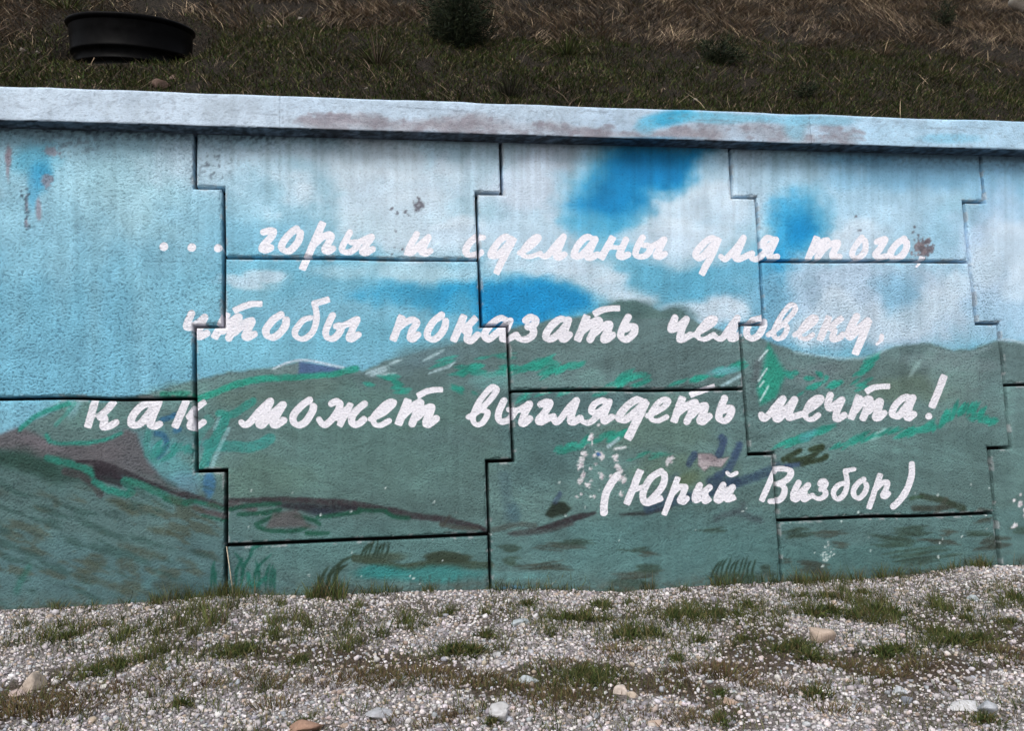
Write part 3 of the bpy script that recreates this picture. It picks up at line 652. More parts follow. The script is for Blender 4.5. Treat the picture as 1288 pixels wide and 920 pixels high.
letters(750, 360, [
    (36, [(320, 312), (270, 410), (245, 490), (270, 535), (320, 530), (380, 470), (388, 412), (345, 405), (300, 432)]),
    (36, [(790, 322), (750, 420), (765, 440), (830, 400), (903, 335)]), (36, [(903, 335), (860, 440), (840, 530), (865, 537), (945, 492)]),
    (34, [(985, 488), (1080, 440), (1170, 380), (1195, 330), (1150, 322), (1080, 380), (1020, 470), (1030, 520), (1090, 535), (1180, 490)])])
letters(890, 360, [
    (33, [(60, 495), (110, 532), (160, 510), (230, 410), (298, 322)]), (35, [(298, 322), (260, 430), (230, 520), (260, 532), (320, 490)]),
    (35, [(545, 318), (450, 350), (400, 430), (405, 500), (450, 528), (520, 490), (565, 410), (570, 360)]),
    (32, [(615, 490), (700, 430), (800, 345), (880, 245), (878, 192), (830, 195), (750, 290), (690, 400), (668, 480), (700, 530), (760, 510), (800, 440), (790, 392), (740, 392)]),
    (33, [(880, 490), (990, 430), (1070, 370), (1095, 322), (1060, 312), (990, 370), (930, 460), (940, 520), (1000, 530), (1060, 490)])])
letters(990, 360, [
    (36, [(420, 318), (337, 532)]), (33, [(552, 322), (500, 360), (430, 430)]), (32, [(440, 425), (480, 445), (455, 510), (470, 543), (530, 520), (560, 487)]),
    (37, [(702, 305), (650, 400), (622, 475), (640, 515), (720, 430), (815, 350)]), (38, [(822, 352), (760, 510), (692, 672)]), (25, [(955, 502), (950, 540)]), (16, [(948, 545), (905, 585)])])
letters(100, 470, [
    (38, [(155, 275), (82, 530)]), (37, [(340, 290), (270, 370), (190, 440)]), (36, [(200, 445), (255, 455), (235, 510), (240, 543), (300, 530), (365, 492)]),
    (38, [(790, 315), (700, 302), (620, 330), (540, 420), (515, 490), (540, 525), (620, 500), (700, 400), (770, 320)]), (37, [(795, 290), (740, 430), (712, 515), (750, 535), (805, 512)]),
    (38, [(1070, 285), (965, 530)]), (33, [(1255, 290), (1170, 350), (1100, 440)]), (34, [(1100, 440), (1130, 470), (1110, 535), (1160, 548), (1245, 490)])])
letters(295, 460, [
    (36, [(70, 572), (100, 600), (160, 570), (250, 460), (355, 362)]), (38, [(362, 362), (300, 480), (250, 585), (280, 597), (370, 500), (480, 395)]), (37, [(490, 395), (430, 500), (390, 585), (420, 600), (495, 552)]),
    (37, [(755, 348), (680, 400), (600, 490), (592, 565), (640, 600), (710, 570), (780, 470), (793, 415)]),
    (35, [(975, 385), (1030, 358), (1062, 395), (1020, 490), (940, 580), (890, 597), (850, 545)]), (33, [(1165, 392), (1060, 598)]), (33, [(1030, 530), (1130, 440)])])
letters(430, 460, [
    (36, [(228, 387), (170, 430), (110, 500), (100, 570), (130, 600), (180, 580), (218, 542)]),
    (36, [(290, 540), (400, 490), (490, 420), (525, 372), (480, 364), (400, 420), (320, 520), (330, 590), (390, 603), (475, 557)]),
    (40, [(662, 355), (572, 582)]), (38, [(620, 500), (710, 415), (790, 372), (770, 430), (707, 585)]), (37, [(760, 520), (830, 445), (900, 415), (890, 470), (845, 570), (870, 595), (950, 535)]),
    (33, [(772, 302), (850, 262), (930, 246), (1000, 244)])])
letters(580, 460, [
    (35, [(75, 520), (160, 470), (260, 380), (340, 280), (355, 232), (310, 218), (220, 310), (140, 440), (117, 540), (150, 595), (210, 580), (260, 510), (265, 465), (210, 455)]),
    (35, [(432, 355), (385, 450), (375, 530), (405, 568), (470, 550), (520, 500), (540, 455), (480, 445)]), (34, [(510, 465), (600, 440), (690, 385), (650, 470), (605, 570), (630, 588), (692, 535)]),
    (36, [(800, 392), (860, 366), (893, 382), (850, 460), (780, 550), (800, 572), (880, 530), (930, 515)]), (32, [(920, 530), (950, 573), (1000, 540), (1080, 430), (1155, 355)]), (36, [(1160, 355), (1120, 470), (1100, 560), (1130, 572), (1200, 530)])])
letters(700, 460, [
    (32, [(225, 525), (280, 573), (340, 570), (420, 500), (480, 440)]), (34, [(530, 370), (460, 350), (380, 390), (350, 450), (380, 480), (450, 455), (520, 385)]), (34, [(530, 365), (490, 470), (470, 548), (490, 563), (555, 520)]),
    (38, [(880, 372), (810, 342), (720, 400), (640, 490), (630, 540), (690, 548), (790, 470), (885, 375)]), (42, [(892, 375), (820, 530), (722, 725)]),
    (34, [(915, 508), (1000, 470), (1080, 420), (1125, 362), (1090, 337), (1020, 380), (950, 480), (960, 545), (1020, 558), (1105, 520)])])
letters(800, 460, [
    (38, [(462, 332), (382, 555)]), (36, [(430, 470), (510, 405), (590, 368), (570, 430), (512, 565)]), (36, [(560, 500), (630, 425), (695, 402), (680, 470), (640, 552), (670, 568), (735, 512)]),
    (32, [(555, 295), (640, 262), (700, 240), (778, 215)]),
    (36, [(890, 332), (850, 430), (830, 520), (860, 558), (910, 548), (955, 480), (958, 432), (920, 428), (880, 452)])])
letters(945, 450, [
    (35, [(105, 577), (125, 615), (180, 580), (250, 490), (318, 415)]), (36, [(322, 415), (280, 510), (250, 605), (280, 618), (360, 520), (435, 422)]), (35, [(440, 422), (390, 540), (380, 605), (420, 600), (505, 568)]),
    (35, [(510, 570), (610, 510), (690, 450), (708, 405), (660, 402), (590, 460), (545, 550), (560, 610), (620, 620), (675, 580)]),
    (35, [(798, 378), (770, 470), (790, 515), (850, 470), (912, 425)]), (35, [(915, 425), (870, 520), (850, 605), (880, 618), (935, 580)])])
letters(1060, 450, [
    (37, [(163, 395), (88, 605)]), (36, [(130, 530), (200, 450), (270, 412), (260, 470), (207, 605)]), (35, [(260, 540), (320, 475), (378, 437), (370, 500), (330, 598), (360, 610), (415, 562)]),
    (33, [(245, 338), (310, 302), (390, 290), (460, 290)]),
    (35, [(700, 412), (640, 397), (560, 450), (505, 530), (505, 580), (560, 590), (620, 520), (700, 425)]), (35, [(707, 405), (670, 510), (645, 595), (670, 608), (715, 570)]),
    (37, [(1018, 195), (903, 488)]), (37, [(866, 592)])])
letters(745, 560, [
    (38, [(248, 310), (190, 385), (140, 480), (115, 600), (115, 680)]),
    (36, [(478, 266), (348, 585)]), (28, [(430, 450), (510, 420)]), (35, [(690, 265), (590, 330), (520, 450), (508, 545), (545, 583), (640, 500), (710, 400), (726, 305), (690, 264)]), (30, [(560, 588), (640, 560), (695, 538)]),
    (30, [(858, 335), (722, 695)]), (32, [(800, 490), (860, 430), (930, 422), (910, 490), (880, 560), (910, 573), (945, 542)]),
    (33, [(1080, 408), (1040, 490), (1030, 553), (1060, 550), (1130, 470), (1178, 428)]), (33, [(1178, 428), (1135, 520), (1130, 568), (1175, 542)])])
letters(870, 560, [
    (33, [(315, 402), (265, 500), (250, 553), (280, 555), (350, 470), (412, 428)]), (32, [(412, 428), (370, 510), (360, 553), (425, 532)]), (24, [(352, 278), (390, 308), (448, 282)]),
    (30, [(845, 235), (703, 555)]), (33, [(860, 240), (930, 242), (998, 262), (988, 320), (930, 370), (880, 392)]), (32, [(900, 402), (938, 445), (920, 520), (870, 563), (785, 568)]),
    (31, [(1080, 382), (1030, 480), (1025, 543), (1060, 545), (1120, 460), (1175, 405)]), (30, [(1175, 405), (1130, 500), (1130, 553), (1185, 522)])])
letters(1000, 560, [
    (27, [(252, 392), (265, 365), (298, 358), (314, 390), (290, 430), (258, 448)]), (28, [(270, 448), (308, 470), (298, 518), (240, 543), (195, 525), (175, 505)]),
    (28, [(480, 387), (430, 410), (390, 470), (400, 528), (440, 545), (500, 490), (525, 400), (520, 330), (505, 262)]), (26, [(505, 264), (560, 252), (598, 244)]),
    (28, [(695, 345), (630, 390), (590, 460), (600, 518), (640, 540), (690, 500), (722, 430), (716, 395)]),
    (29, [(858, 302), (748, 632)]), (28, [(830, 430), (880, 382), (932, 377), (920, 440), (885, 510), (910, 523), (940, 492)]),
    (33, [(1178, 195), (1170, 330), (1110, 480), (1040, 575), (990, 622)])])
# flakes that took the lettering with them
for x, y, r in ((778, 588, 4), (783, 580, 3.5), (779, 573, 4), (1153, 311, 6), (1163, 316, 4)):
    sl = box(x - 14, y - 14, x + 14, y + 14)
    SD[sl] = np.maximum(SD[sl], r + W3[sl] * 3 - np.hypot(uu[sl] - x, vv[sl] - y))
# how coarse the stucco grain is
REL = np.interp(vv, [96, 300, 360, 480, 640, 700, 860], [.38, .45, .85, .9, .8, .6, .6])
REL = REL * np.interp(uu, [-320, 250, 330, 1240, 1270, 1700], [1.15, 1.15, 1.0, 1.0, .5, .5]) * (1 + .35 * W1)
REL = np.where((vv < 330) & (uu < 250), np.maximum(REL, .75), REL)
REL = np.where(SD < -.5, REL * .8, REL)
REL = np.clip(REL, .1, 1.3)

PAINT = lin(C) * K
def sample(A, u, v):
    x = np.clip(u - U0, 0, W - 1.001); y = np.clip(v - V0, 0, H - 1.001)
    i = x.astype(int); j = y.astype(int); fx = x - i; fy = y - j
    if A.ndim == 3: fx = fx[:, None]; fy = fy[:, None]
    return (A[j, i] * (1 - fx) + A[j, i + 1] * fx) * (1 - fy) + (A[j + 1, i] * (1 - fx) + A[j + 1, i + 1] * fx) * fy

# ------------------------------------------------------------------ retaining wall of interlocking panels
OFF = 0.0726
MEAS = []          # measured joint corners: pixel -> nominal (x, z) on the wall, residual smoothed over the wall
def ms(u, v, k, s, z): MEAS.append((u, v, k * 1.5 + s * OFF, z * 1.002))
for r in ((245, 235.5, 0, -1, 0), (280, 236.5, 0, 1, 0), (280.5, 411, 0, 1, -.75), (245, 410.5, 0, -1, -.75), (247.4, 593, 0, -1, -1.5), (285, 593, 0, 1, -1.5),
          (632, 242.5, 1, 1, 0), (599, 242.5, 1, -1, 0), (605.5, 410.5, 1, -1, -.75), (638.5, 411, 1, 1, -.75), (645, 580, 1, 1, -1.5), (613.5, 581, 1, -1, -1.5),
          (922, 247, 2, -1, 0), (951, 249, 2, 1, 0), (961, 408, 2, 1, -.75), (930.5, 408.5, 2, -1, -.75), (942.8, 571.5, 2, -1, -1.5), (972.5, 572, 2, 1, -1.5),
          (1238.5, 254, 3, 1, 0), (1212.5, 254.5, 3, -1, 0), (1227.5, 407.5, 3, -1, -.75), (1257, 408, 3, 1, -.75), (1269.6, 564, 3, 1, -1.5), (1245, 564.5, 3, -1, -1.5),
          (283, 325, 0, 1, -.375), (602.5, 328.5, 1, -1, -.375), (957, 329, 2, 1, -.375), (1220, 329, 3, -1, -.375), (245.5, 502.5, 0, -1, -1.125), (642, 491.5, 1, 1, -1.125),
          (936.5, 490, 2, -1, -1.125), (1264, 485, 3, 1, -1.125), (284.5, 688, 0, 1, -1.875), (615.5, 674.5, 1, -1, -1.875), (978.5, 656.5, 2, 1, -1.875), (1252, 647, 3, -1, -1.875),
          (0, 502.5, -.646, 0, -1.125)):
    ms(*r)
MEAS = np.array(MEAS)
RES = np.array([[(on_y(u, v, 0)[0] - x) if u > 1 else 0.0, on_y(u, v, 0)[2] - ZS - z] for u, v, x, z in MEAS])
def warp_wall(x, z):
    w = np.exp(-((x[:, None] - MEAS[None, :, 2]) ** 2 + (z[:, None] - MEAS[None, :, 3]) ** 2) / (2 * 0.22 ** 2)) + 1e-7
    s = w.sum(1, keepdims=True)
    f = np.clip(s / (s + 0.02), 0, 1)
    d = (w @ RES) / s * f
    return x + d[:, 0], z + d[:, 1]

wall = empty("retaining_wall", (1.5, 0.0, 0.0))
tag(wall, "painted concrete panel retaining wall with mountain mural and white handwritten verse", "retaining wall")
WL = np.array([1.5, 0.0, 0.0])
HG, BV = 0.0095, 0.008            # half joint gap, rounded edge
Z_TOP, Z_BOT = 0.315, -2.62
def axis_lines(keys, lo, hi, step):
    ks = sorted(set([round(k, 5) for k in keys if lo < k < hi] + [lo, hi]))
    out = [ks[0]]
    for a, b in zip(ks[:-1], ks[1:]):
        n = max(1, int(math.ceil((b - a) / step - 1e-6))); out += [a + (b - a) * i / n for i in range(1, n + 1)]
    return np.array(out)
def panel(cx, cz, step, dep, tilt):
    hn, hw, hh, hm = .75 - OFF - HG, .75 + OFF - HG, .75 - HG, .375 - HG
    lo = max(-hh, Z_BOT - cz); hi = min(hh, Z_TOP - cz)
    kx = [s * (h - o) for s in (-1, 1) for h in (hn, hw) for o in (0, BV * .33, BV * .66, BV)]
    kz = [s * (h - o) for s in (-1, 1) for h in (hm, hh) for o in (0, BV * .33, BV * .66, BV)]
    gx = axis_lines(kx, -hw, hw, step); gz = axis_lines(kz, lo, hi, step)
    X, Z = np.meshgrid(gx, gz)
    mx = (X[:-1, :-1] + X[1:, 1:]) / 2; mz = (Z[:-1, :-1] + Z[1:, 1:]) / 2
    ins = ((np.abs(mx) < hn) & (np.abs(mz) < hh)) | ((np.abs(mx) < hw) & (np.abs(mz) < hm))
    d = np.maximum(np.minimum(hn - np.abs(X), hh - np.abs(Z)), np.minimum(hw - np.abs(X), hm - np.abs(Z)))
    chip = (fbm((X + cx) * 24 + 5, (Z + cz) * 24, 3) - .52) * .026
    de = np.clip(d + np.minimum(chip, 0) * (d < .02), 0, BV)
    y = BV * (1 - np.sqrt(np.clip(1 - ((BV - de) / BV) ** 2, 0, 1)))
    y = y + dep + tilt[0] * X + tilt[1] * Z + (fbm((X + cx) * 5, (Z + cz) * 5, 3) - .5) * .004
    nv = X.size; idx = np.arange(nv).reshape(X.shape)
    jj, ii = np.nonzero(ins)
    quads = np.stack([idx[jj, ii], idx[jj, ii + 1], idx[jj + 1, ii + 1], idx[jj + 1, ii]], 1)
    pad = np.pad(ins, 1)
    sides = []
    for dj, di, (a, b) in ((-1, 0, ((0, 0), (0, 1))), (1, 0, ((1, 1), (1, 0))), (0, -1, ((1, 0), (0, 0))), (0, 1, ((0, 1), (1, 1)))):
        nb = pad[1 + dj:pad.shape[0] - 1 + dj, 1 + di:pad.shape[1] - 1 + di]
        j, i = np.nonzero(ins & ~nb)
        v0 = idx[j + a[0], i + a[1]]; v1 = idx[j + b[0], i + b[1]]
        sides.append(np.stack([v1, v0, v0 + nv, v1 + nv], 1))
    sides = np.concatenate(sides)
    wx, wz = warp_wall(X.ravel() + cx, Z.ravel() + cz)
    fr = np.stack([wx, y.ravel(), wz + ZS], 1)
    bk = fr.copy(); bk[:, 1] = .13
    V = np.vstack([fr, bk]); Q = np.vstack([quads, sides])
    used = np.unique(Q); mp = np.full(len(V), -1); mp[used] = np.arange(len(used)); V = V[used]; Q = mp[Q]
    P = V.copy(); P[:, 1] = 0.0
    u, v = project(P)
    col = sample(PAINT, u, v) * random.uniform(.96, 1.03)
    dd_ = np.concatenate([d.ravel(), np.zeros(nv)])[used]; zt = np.concatenate([Z.ravel(), Z.ravel()])[used]
    ch = sstep(.56, .64, fbm(V[:, 0] * 21 + 3, V[:, 2] * 21, 4)) * sstep(.012, .003, dd_) * .75
    col = col * (1 - .7 * ch[:, None]) + np.array([[.42, .44, .46]]) * (.7 * ch[:, None]) * np.where(V[:, 1:2] > .02, .4, 1)  # pale edge chips that also paint in lit joint lips, dimmer inside the joints
    me = make_mesh("concrete_panel", V - WL, Q, None, col, {"lettering": sample(SD, u, v), "relief": sample(REL, u, v) * random.uniform(.8, 1.15)}, smooth=True)
    return add_obj("concrete_panel", me, MAT_WALL, wall)
DEP = {(0, 0): -.006, (1, 0): .004, (2, 0): 0.0, (3, 0): .003, (0, 1): .002, (1, 1): .0, (2, 1): -.004, (3, 1): .002}
for c in range(-2, 6):
    even = c % 2 == 0
    fine = -1 <= c <= 3
    cx = c * 1.5 + .75
    # columns alternate by half a panel
    czs = (-.375, -1.875) if c % 2 == 1 or c == -1 else (.375, -1.125, -2.625)
    for k, cz in enumerate(czs):
        step = .0071 if (0 <= c <= 2) else (.0080 if c in (-1, 3) else .035)
        panel(cx, cz, step, DEP.get((c + 1, k), random.uniform(-.004, .004)), (random.uniform(-.004, .004), random.uniform(-.003, .003)))

# backing behind the joints
bv = np.array([(-3.1, .115, .0), (9.1, .115, .0), (9.1, .115, ZS + .3), (-3.1, .115, ZS + .3), (-3.1, .3, .0), (9.1, .3, .0), (9.1, .3, ZS + .3), (-3.1, .3, ZS + .3)]) - WL
add_obj("backing", make_mesh("backing", bv, [(0, 1, 2, 3), (5, 4, 7, 6), (4, 0, 3, 7), (1, 5, 6, 2), (3, 2, 6, 7), (4, 5, 1, 0)]), MAT_BACK, wall)

# coping: cast blocks with tight joints, projecting over the panels
CAPY, CAP0, CAP1 = -.115, .297, .479
def cap_canvas():
    global C
    C[:] = np.array([176, 195, 213])
    ell(150, 135, 250, 30, (182, 198, 214), .9); ell(900, 150, 200, 40, (168, 192, 214), .8); ell(1180, 170, 160, 30, (156, 192, 216), .8)
    for x, y, rx, ry in ((475, 155, 75, 10), (560, 160, 55, 9), (600, 158, 40, 10), (440, 150, 40, 9), (700, 163, 60, 9), (760, 166, 40, 7), (880, 163, 36, 10), (855, 168, 60, 6), (980, 168, 44, 11), (1060, 168, 26, 11), (400, 150, 30, 6)):
        ell(x, y, rx, ry, (146, 144, 152), .55, 2, 1.2, .7); [ell(x + R.uniform(-rx, rx), y + R.uniform(-ry, ry), R.uniform(4, 11), R.uniform(2, 4.5), (134, 131, 141), .5, R.uniform(-20, 20), .9, .8) for _ in range(16)]
    ell(835, 146, 34, 11, (52, 158, 200), .95, -10); ell(870, 146, 50, 7, (92, 176, 208), .8); ell(812, 158, 14, 10, (110, 178, 208), .7); ell(920, 150, 60, 6, (124, 186, 212), .8)
    ell(1000, 160, 16, 14, (120, 184, 210), .6); ell(1190, 175, 40, 6, (124, 184, 212), .7); ell(960, 182, 60, 3, (84, 160, 200), .6); ell(800, 174, 60, 2.5, (80, 150, 190), .6)
    ell(1020, 150, 60, 6, (120, 184, 212), .6)
    sp = sstep(.60, .7, fbm(uu / 3.2 + 3, vv / 2.4, 3) + .06 * W2)
    C[:] = C * (1 - .28 * sp[..., None]) + np.array([104, 112, 124]) * (.28 * sp[..., None])
    C[:] *= (1 + .10 * W1 + .06 * W3 + .06 * st)[..., None]
    for x, y, l in ((520, 135, 40), (560, 138, 60), (1190, 162, 50), (1230, 160, 30), (330, 143, 40), (750, 140, 30), (905, 152, 60)):
        stroke([(x - l / 2, y - 1), (x, y + R.uniform(-1, 1)), (x + l / 2, y + l * .035)], .5, (96, 104, 116), .6, .7)
    C[:] = np.clip(C, 4, 250)
cap_canvas(); CAPP = lin(C) * K
def coping(x0, x1, step):
    gap = .0005
    gx = axis_lines([x0 + gap + .004, x1 - gap - .004], x0 + gap, x1 - gap, step)
    # section from the back of the soffit, round the nose, to the back of the top
    prof = [(.14, CAP0)] + [(y, CAP0) for y in np.linspace(.1, CAPY + .008, 14)] + [(CAPY + .003, CAP0 + .002), (CAPY, CAP0 + .007)]
    prof += [(CAPY, z) for z in np.linspace(CAP0 + .013, CAP1 - .014, 24)] + [(CAPY + .002, CAP1 - .006), (CAPY + .008, CAP1)]
    prof += [(y, CAP1 + (y - CAPY) * .02) for y in np.linspace(CAPY + .03, .2, 8)] + [(.2, CAP0), ]
    pr = np.array(prof); n = len(pr)
    X = np.repeat(gx[:, None], n, 1); Y = np.repeat(pr[None, :, 0], len(gx), 0); Z = np.repeat(pr[None, :, 1], len(gx), 0)
    wob = (fbm(X * 3, Z * 9, 3) - .5) * .007
    Y = Y + wob * (Y < 0); Z = Z + (fbm(X * 4 + 9, Y * 2, 3) - .5) * .010 * (np.abs(Y - CAPY) < .02)
    edge = (np.abs(X - gx[0]) < .001) | (np.abs(X - gx[-1]) < .001)
    Y = Y + edge * .0015 * (Y < -.05)
    V = np.stack([X.ravel(), Y.ravel(), Z.ravel() + ZS], 1)
    idx = np.arange(X.size).reshape(X.shape)
    q = np.stack([idx[:-1, :-1], idx[1:, :-1], idx[1:, 1:], idx[:-1, 1:]], -1).reshape(-1, 4)
    P = V.copy(); P[:, 1] = np.minimum(P[:, 1], CAPY + .005); P[:, 1] = CAPY
    u, v = project(P)
    col = sample(CAPP, u, v)
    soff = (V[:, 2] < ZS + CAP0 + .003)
    s = (.06 + .30 * sstep(.3, .75, fbm(V[:, 0] * 34, V[:, 1] * 60, 4)))[:, None] * np.array([[.66, .76, .86]])  # soffit shade painted into its colour, broken up by a mould-like speckle
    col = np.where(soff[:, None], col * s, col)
    ends = [tuple(idx[0, ::1]), tuple(idx[-1, ::-1])]
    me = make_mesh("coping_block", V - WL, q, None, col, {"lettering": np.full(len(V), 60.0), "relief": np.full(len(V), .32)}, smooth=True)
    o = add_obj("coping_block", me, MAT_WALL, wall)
    return o
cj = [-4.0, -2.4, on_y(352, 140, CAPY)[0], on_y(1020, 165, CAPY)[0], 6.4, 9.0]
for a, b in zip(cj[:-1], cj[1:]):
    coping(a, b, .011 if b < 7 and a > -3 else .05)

# ------------------------------------------------------------------ ground: gravel apron falling away from the wall
gp = [(0, 768), (120, 762), (200, 757), (290, 748), (400, 750), (500, 745), (615, 742), (700, 742), (780, 745), (880, 737), (980, 733), (1100, 728), (1160, 722), (1210, 713), (1288, 711)]
GX = np.array([on_y(u, v, 0)[0] for u, v in gp]); GZ = np.array([on_y(u, v, 0)[2] for u, v in gp])
def ground_z(x, y):
    zc = np.interp(x, GX, GZ)
    e = np.clip(-y, 0, None)
    s = np.where(e < 5.0, .175 * e, .875 + .03 * (e - 5.0).clip(0))
    k = np.exp(-e / 1.2)
    far = sstep(6, 25, e)
    return (zc - GZ.mean()) * k + GZ.mean() - s + (fbm(x * 1.3, y * 1.3, 3) - .5) * .07 * sstep(0, .5, e) + (fbm(x * .2, y * .2, 2) - .5) * 1.5 * far
def terrain(name, xs, ys, fz, mat):
    X, Y = np.meshgrid(xs, ys); Z = fz(X, Y)
    idx = np.arange(X.size).reshape(X.shape)
    q = np.stack([idx[:-1, :-1], idx[:-1, 1:], idx[1:, 1:], idx[1:, :-1]], -1).reshape(-1, 4)
    return tag(add_obj(name, make_mesh(name, np.stack([X.ravel(), Y.ravel(), Z.ravel()], 1), q, smooth=True), mat), kind="structure")
xs = np.concatenate([-np.geomspace(120, 3.2, 14), np.arange(-3, 7.01, .05), np.geomspace(7.3, 120, 14)])
ys = np.concatenate([-np.geomspace(140, 5.2, 18), np.arange(-5, .06, .05)])
def soilpatch(x, y):
    """brown bare or mossy patches, mostly a band in front of the clean chippings"""
    e = -y
    b = np.exp(-((e - 1.15) / .38) ** 2) * .55 + np.exp(-((e - .55) / .35) ** 2) * .12
    return np.clip(sstep(.47, .66, fbm(x * 2.3 + 1, y * 3.2 + 5, 4) + .16 * b) * (.36 + b * 1.0), 0, .74)
go = terrain("gravel_ground", xs, ys, ground_z, MAT_SOIL)
gv = np.empty(len(go.data.vertices) * 3, np.float32); go.data.vertices.foreach_get("co", gv); gv = gv.reshape(-1, 3)
pz = np.clip(soilpatch(gv[:, 0], gv[:, 1]) * 1.5, 0, 1)[:, None]
at = go.data.attributes.new("paint", 'FLOAT_COLOR', 'POINT'); gc = np.ones((len(gv), 4), np.float32)
gc[:, :3] = np.array([[.24, .228, .228]]) * (1 - pz) + np.array([[.085, .068, .055]]) * pz
at.data.foreach_set("color", gc.ravel())

# hillside above the wall; a small terrace carries the black ring
SL = math.tan(math.radians(40))
TOPZ = ZS + CAP1 - .03
RING_T = math.radians(14)
def hill_raw(x, y):
    e = np.clip(y - .2, 0, None)
    s = np.where(e < 14, SL * e, SL * 14 + .25 * (e - 14))
    return TOPZ + s + (fbm(x * .8 + 4, y * .8, 4) - .5) * .30 * sstep(.1, .9, e) + (fbm(x * 4, y * 4, 3) - .5) * .06 * sstep(0, .4, e) - .06 * np.exp(-((y - .3) / .15) ** 2)
def march(u, v, fz, t0, t1):
    d = ray(u, v)
    if d[2] > 0: t0 = (.24 - CAM[1]) / d[1]          # the slope starts behind the coping
    for t in np.arange(t0, t1, .01):
        p = CAM + d * t
        if p[2] < fz(np.array(p[0]), np.array(p[1])): return p
    return CAM + d * t1
RQ = march(150, 80, hill_raw, 4.8, 12)              # foot of the ring's front
RB = .408 * .9
RCEN = RQ + np.array([0, math.cos(RING_T), math.sin(RING_T)]) * RB + np.array([0, 0, -.018])
def hill_z(x, y):
    z = hill_raw(x, y)
    r = np.hypot(x - RCEN[0], y - RCEN[1])
    zp = RCEN[2] + (y - RCEN[1]) * math.tan(RING_T) + .03
    m = sstep(.62, .46, r)
    return np.where(z > zp, z * (1 - m) + zp * m, z)
xs = np.concatenate([-np.geomspace(100, 4.2, 14), np.arange(-4, 10.01, .06), np.geomspace(10.5, 100, 14)])
ys = np.concatenate([np.arange(.14, 8, .06), np.geomspace(8.1, 90, 20)])
terrain("hillside", xs, ys, hill_z, MAT_HILL)

# ------------------------------------------------------------------ grass blades
def blades(root, dirv, bend, length, width, crgb, side=None, tipmul=1.15, rootmul=.45):
    n = len(root)
    if side is None:
        a = rng.uniform(0, math.pi, n); side = np.stack([np.cos(a), np.sin(a) * .5, np.zeros(n)], 1)
    L = length[:, None]; w = width[:, None] * .5
    p0 = root; p1 = root + dirv * L * .5 + bend * L * .25; p2 = root + dirv * L + bend * L
    V = np.stack([p0 - side * w, p0 + side * w, p1 - side * w * .8, p1 + side * w * .8, p2], 1).reshape(-1, 3)
    b = np.arange(n)[:, None] * 5
    Q = b + np.array([[0, 1, 3, 2]]); T = b + np.array([[2, 3, 4]])
    col = np.stack([crgb * rootmul, crgb * rootmul, crgb * .9, crgb * .9, crgb * tipmul], 1).reshape(-1, 3)  # dark roots paint in the shade between blades
    return V, Q, T, col
def in_view(P, pad=60):
    u, v = project(P); return (u > -pad - 160) & (u < 1288 + pad + 160) & (v > -260) & (v < 1080)
def unit(v): return v / np.maximum(np.linalg.norm(v, axis=1, keepdims=True), 1e-9)
def pick(pal, n, var=.18):
    pal = np.array(pal); c = pal[rng.integers(0, len(pal), n)]
    return np.clip(c * rng.uniform(1 - var, 1 + var, (n, 1)) * rng.uniform(.96, 1.04, (n, 3)), 0.004, 1)

DRY = [lin((160, 140, 116)), lin((136, 118, 98)), lin((182, 162, 134)), lin((100, 87, 74)), lin((134, 116, 100)), lin((84, 72, 62))]
GRN = [lin((74, 90, 44)), lin((56, 76, 38)), lin((92, 104, 54)), lin((48, 62, 34)), lin((108, 106, 66))]
def greenness(x, y):
    """1 in the short green strip behind the coping, 0 in the matted dry grass higher up"""
    edge = 2.15 + (fbm(x * .9 + 2, y * 0 + 3.3, 3) - .5) * 1.6 - .55 * sstep(1.2, -.6, x)
    return sstep(edge + .35, edge - .35, y + (fbm(x * 3, y * 3, 3) - .5) * 1.1)
# dry matted grass: laid over downhill in swirls
n = 240000
x = rng.uniform(-2.6, 9.0, n); y = .24 + rng.random(n) ** 1.1 * 6.4
P = np.stack([x, y, hill_z(x, y)], 1)
gr = greenness(x, y)
keep = in_view(P) & (rng.random(n) > gr * .93 - .02) & (np.hypot(x - RCEN[0], y - RCEN[1]) > .405) & (fbm(x * 2.6, y * 2.6, 3) > .26 + .16 * rng.random(n))
P = P[keep]; n = len(P); x, y = P[:, 0], P[:, 1]
ang = (fbm(x * 1.9, y * 1.9, 3) - .5) * 6 + rng.normal(0, 1.05, n)
lay = np.stack([np.sin(ang) * .9, -np.cos(ang) * .75, -np.cos(ang) * .62], 1)
up = np.stack([rng.normal(0, .25, n), rng.normal(-.2, .2, n), rng.uniform(.25, .95, n)], 1)
tuft = fbm(x * 5, y * 5, 2)
ln = rng.uniform(.03, .14, n) * (.5 + .9 * tuft)
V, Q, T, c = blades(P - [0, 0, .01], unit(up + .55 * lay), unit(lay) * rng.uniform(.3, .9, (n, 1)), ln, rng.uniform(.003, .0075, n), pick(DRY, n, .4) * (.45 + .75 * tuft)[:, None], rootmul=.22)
tag(add_obj("dry_grass", make_mesh("dry_grass", V, Q, T, c), MAT_BLADE), "matted brown dry grass covering the upper slope above the wall", "dry grass", kind="stuff")
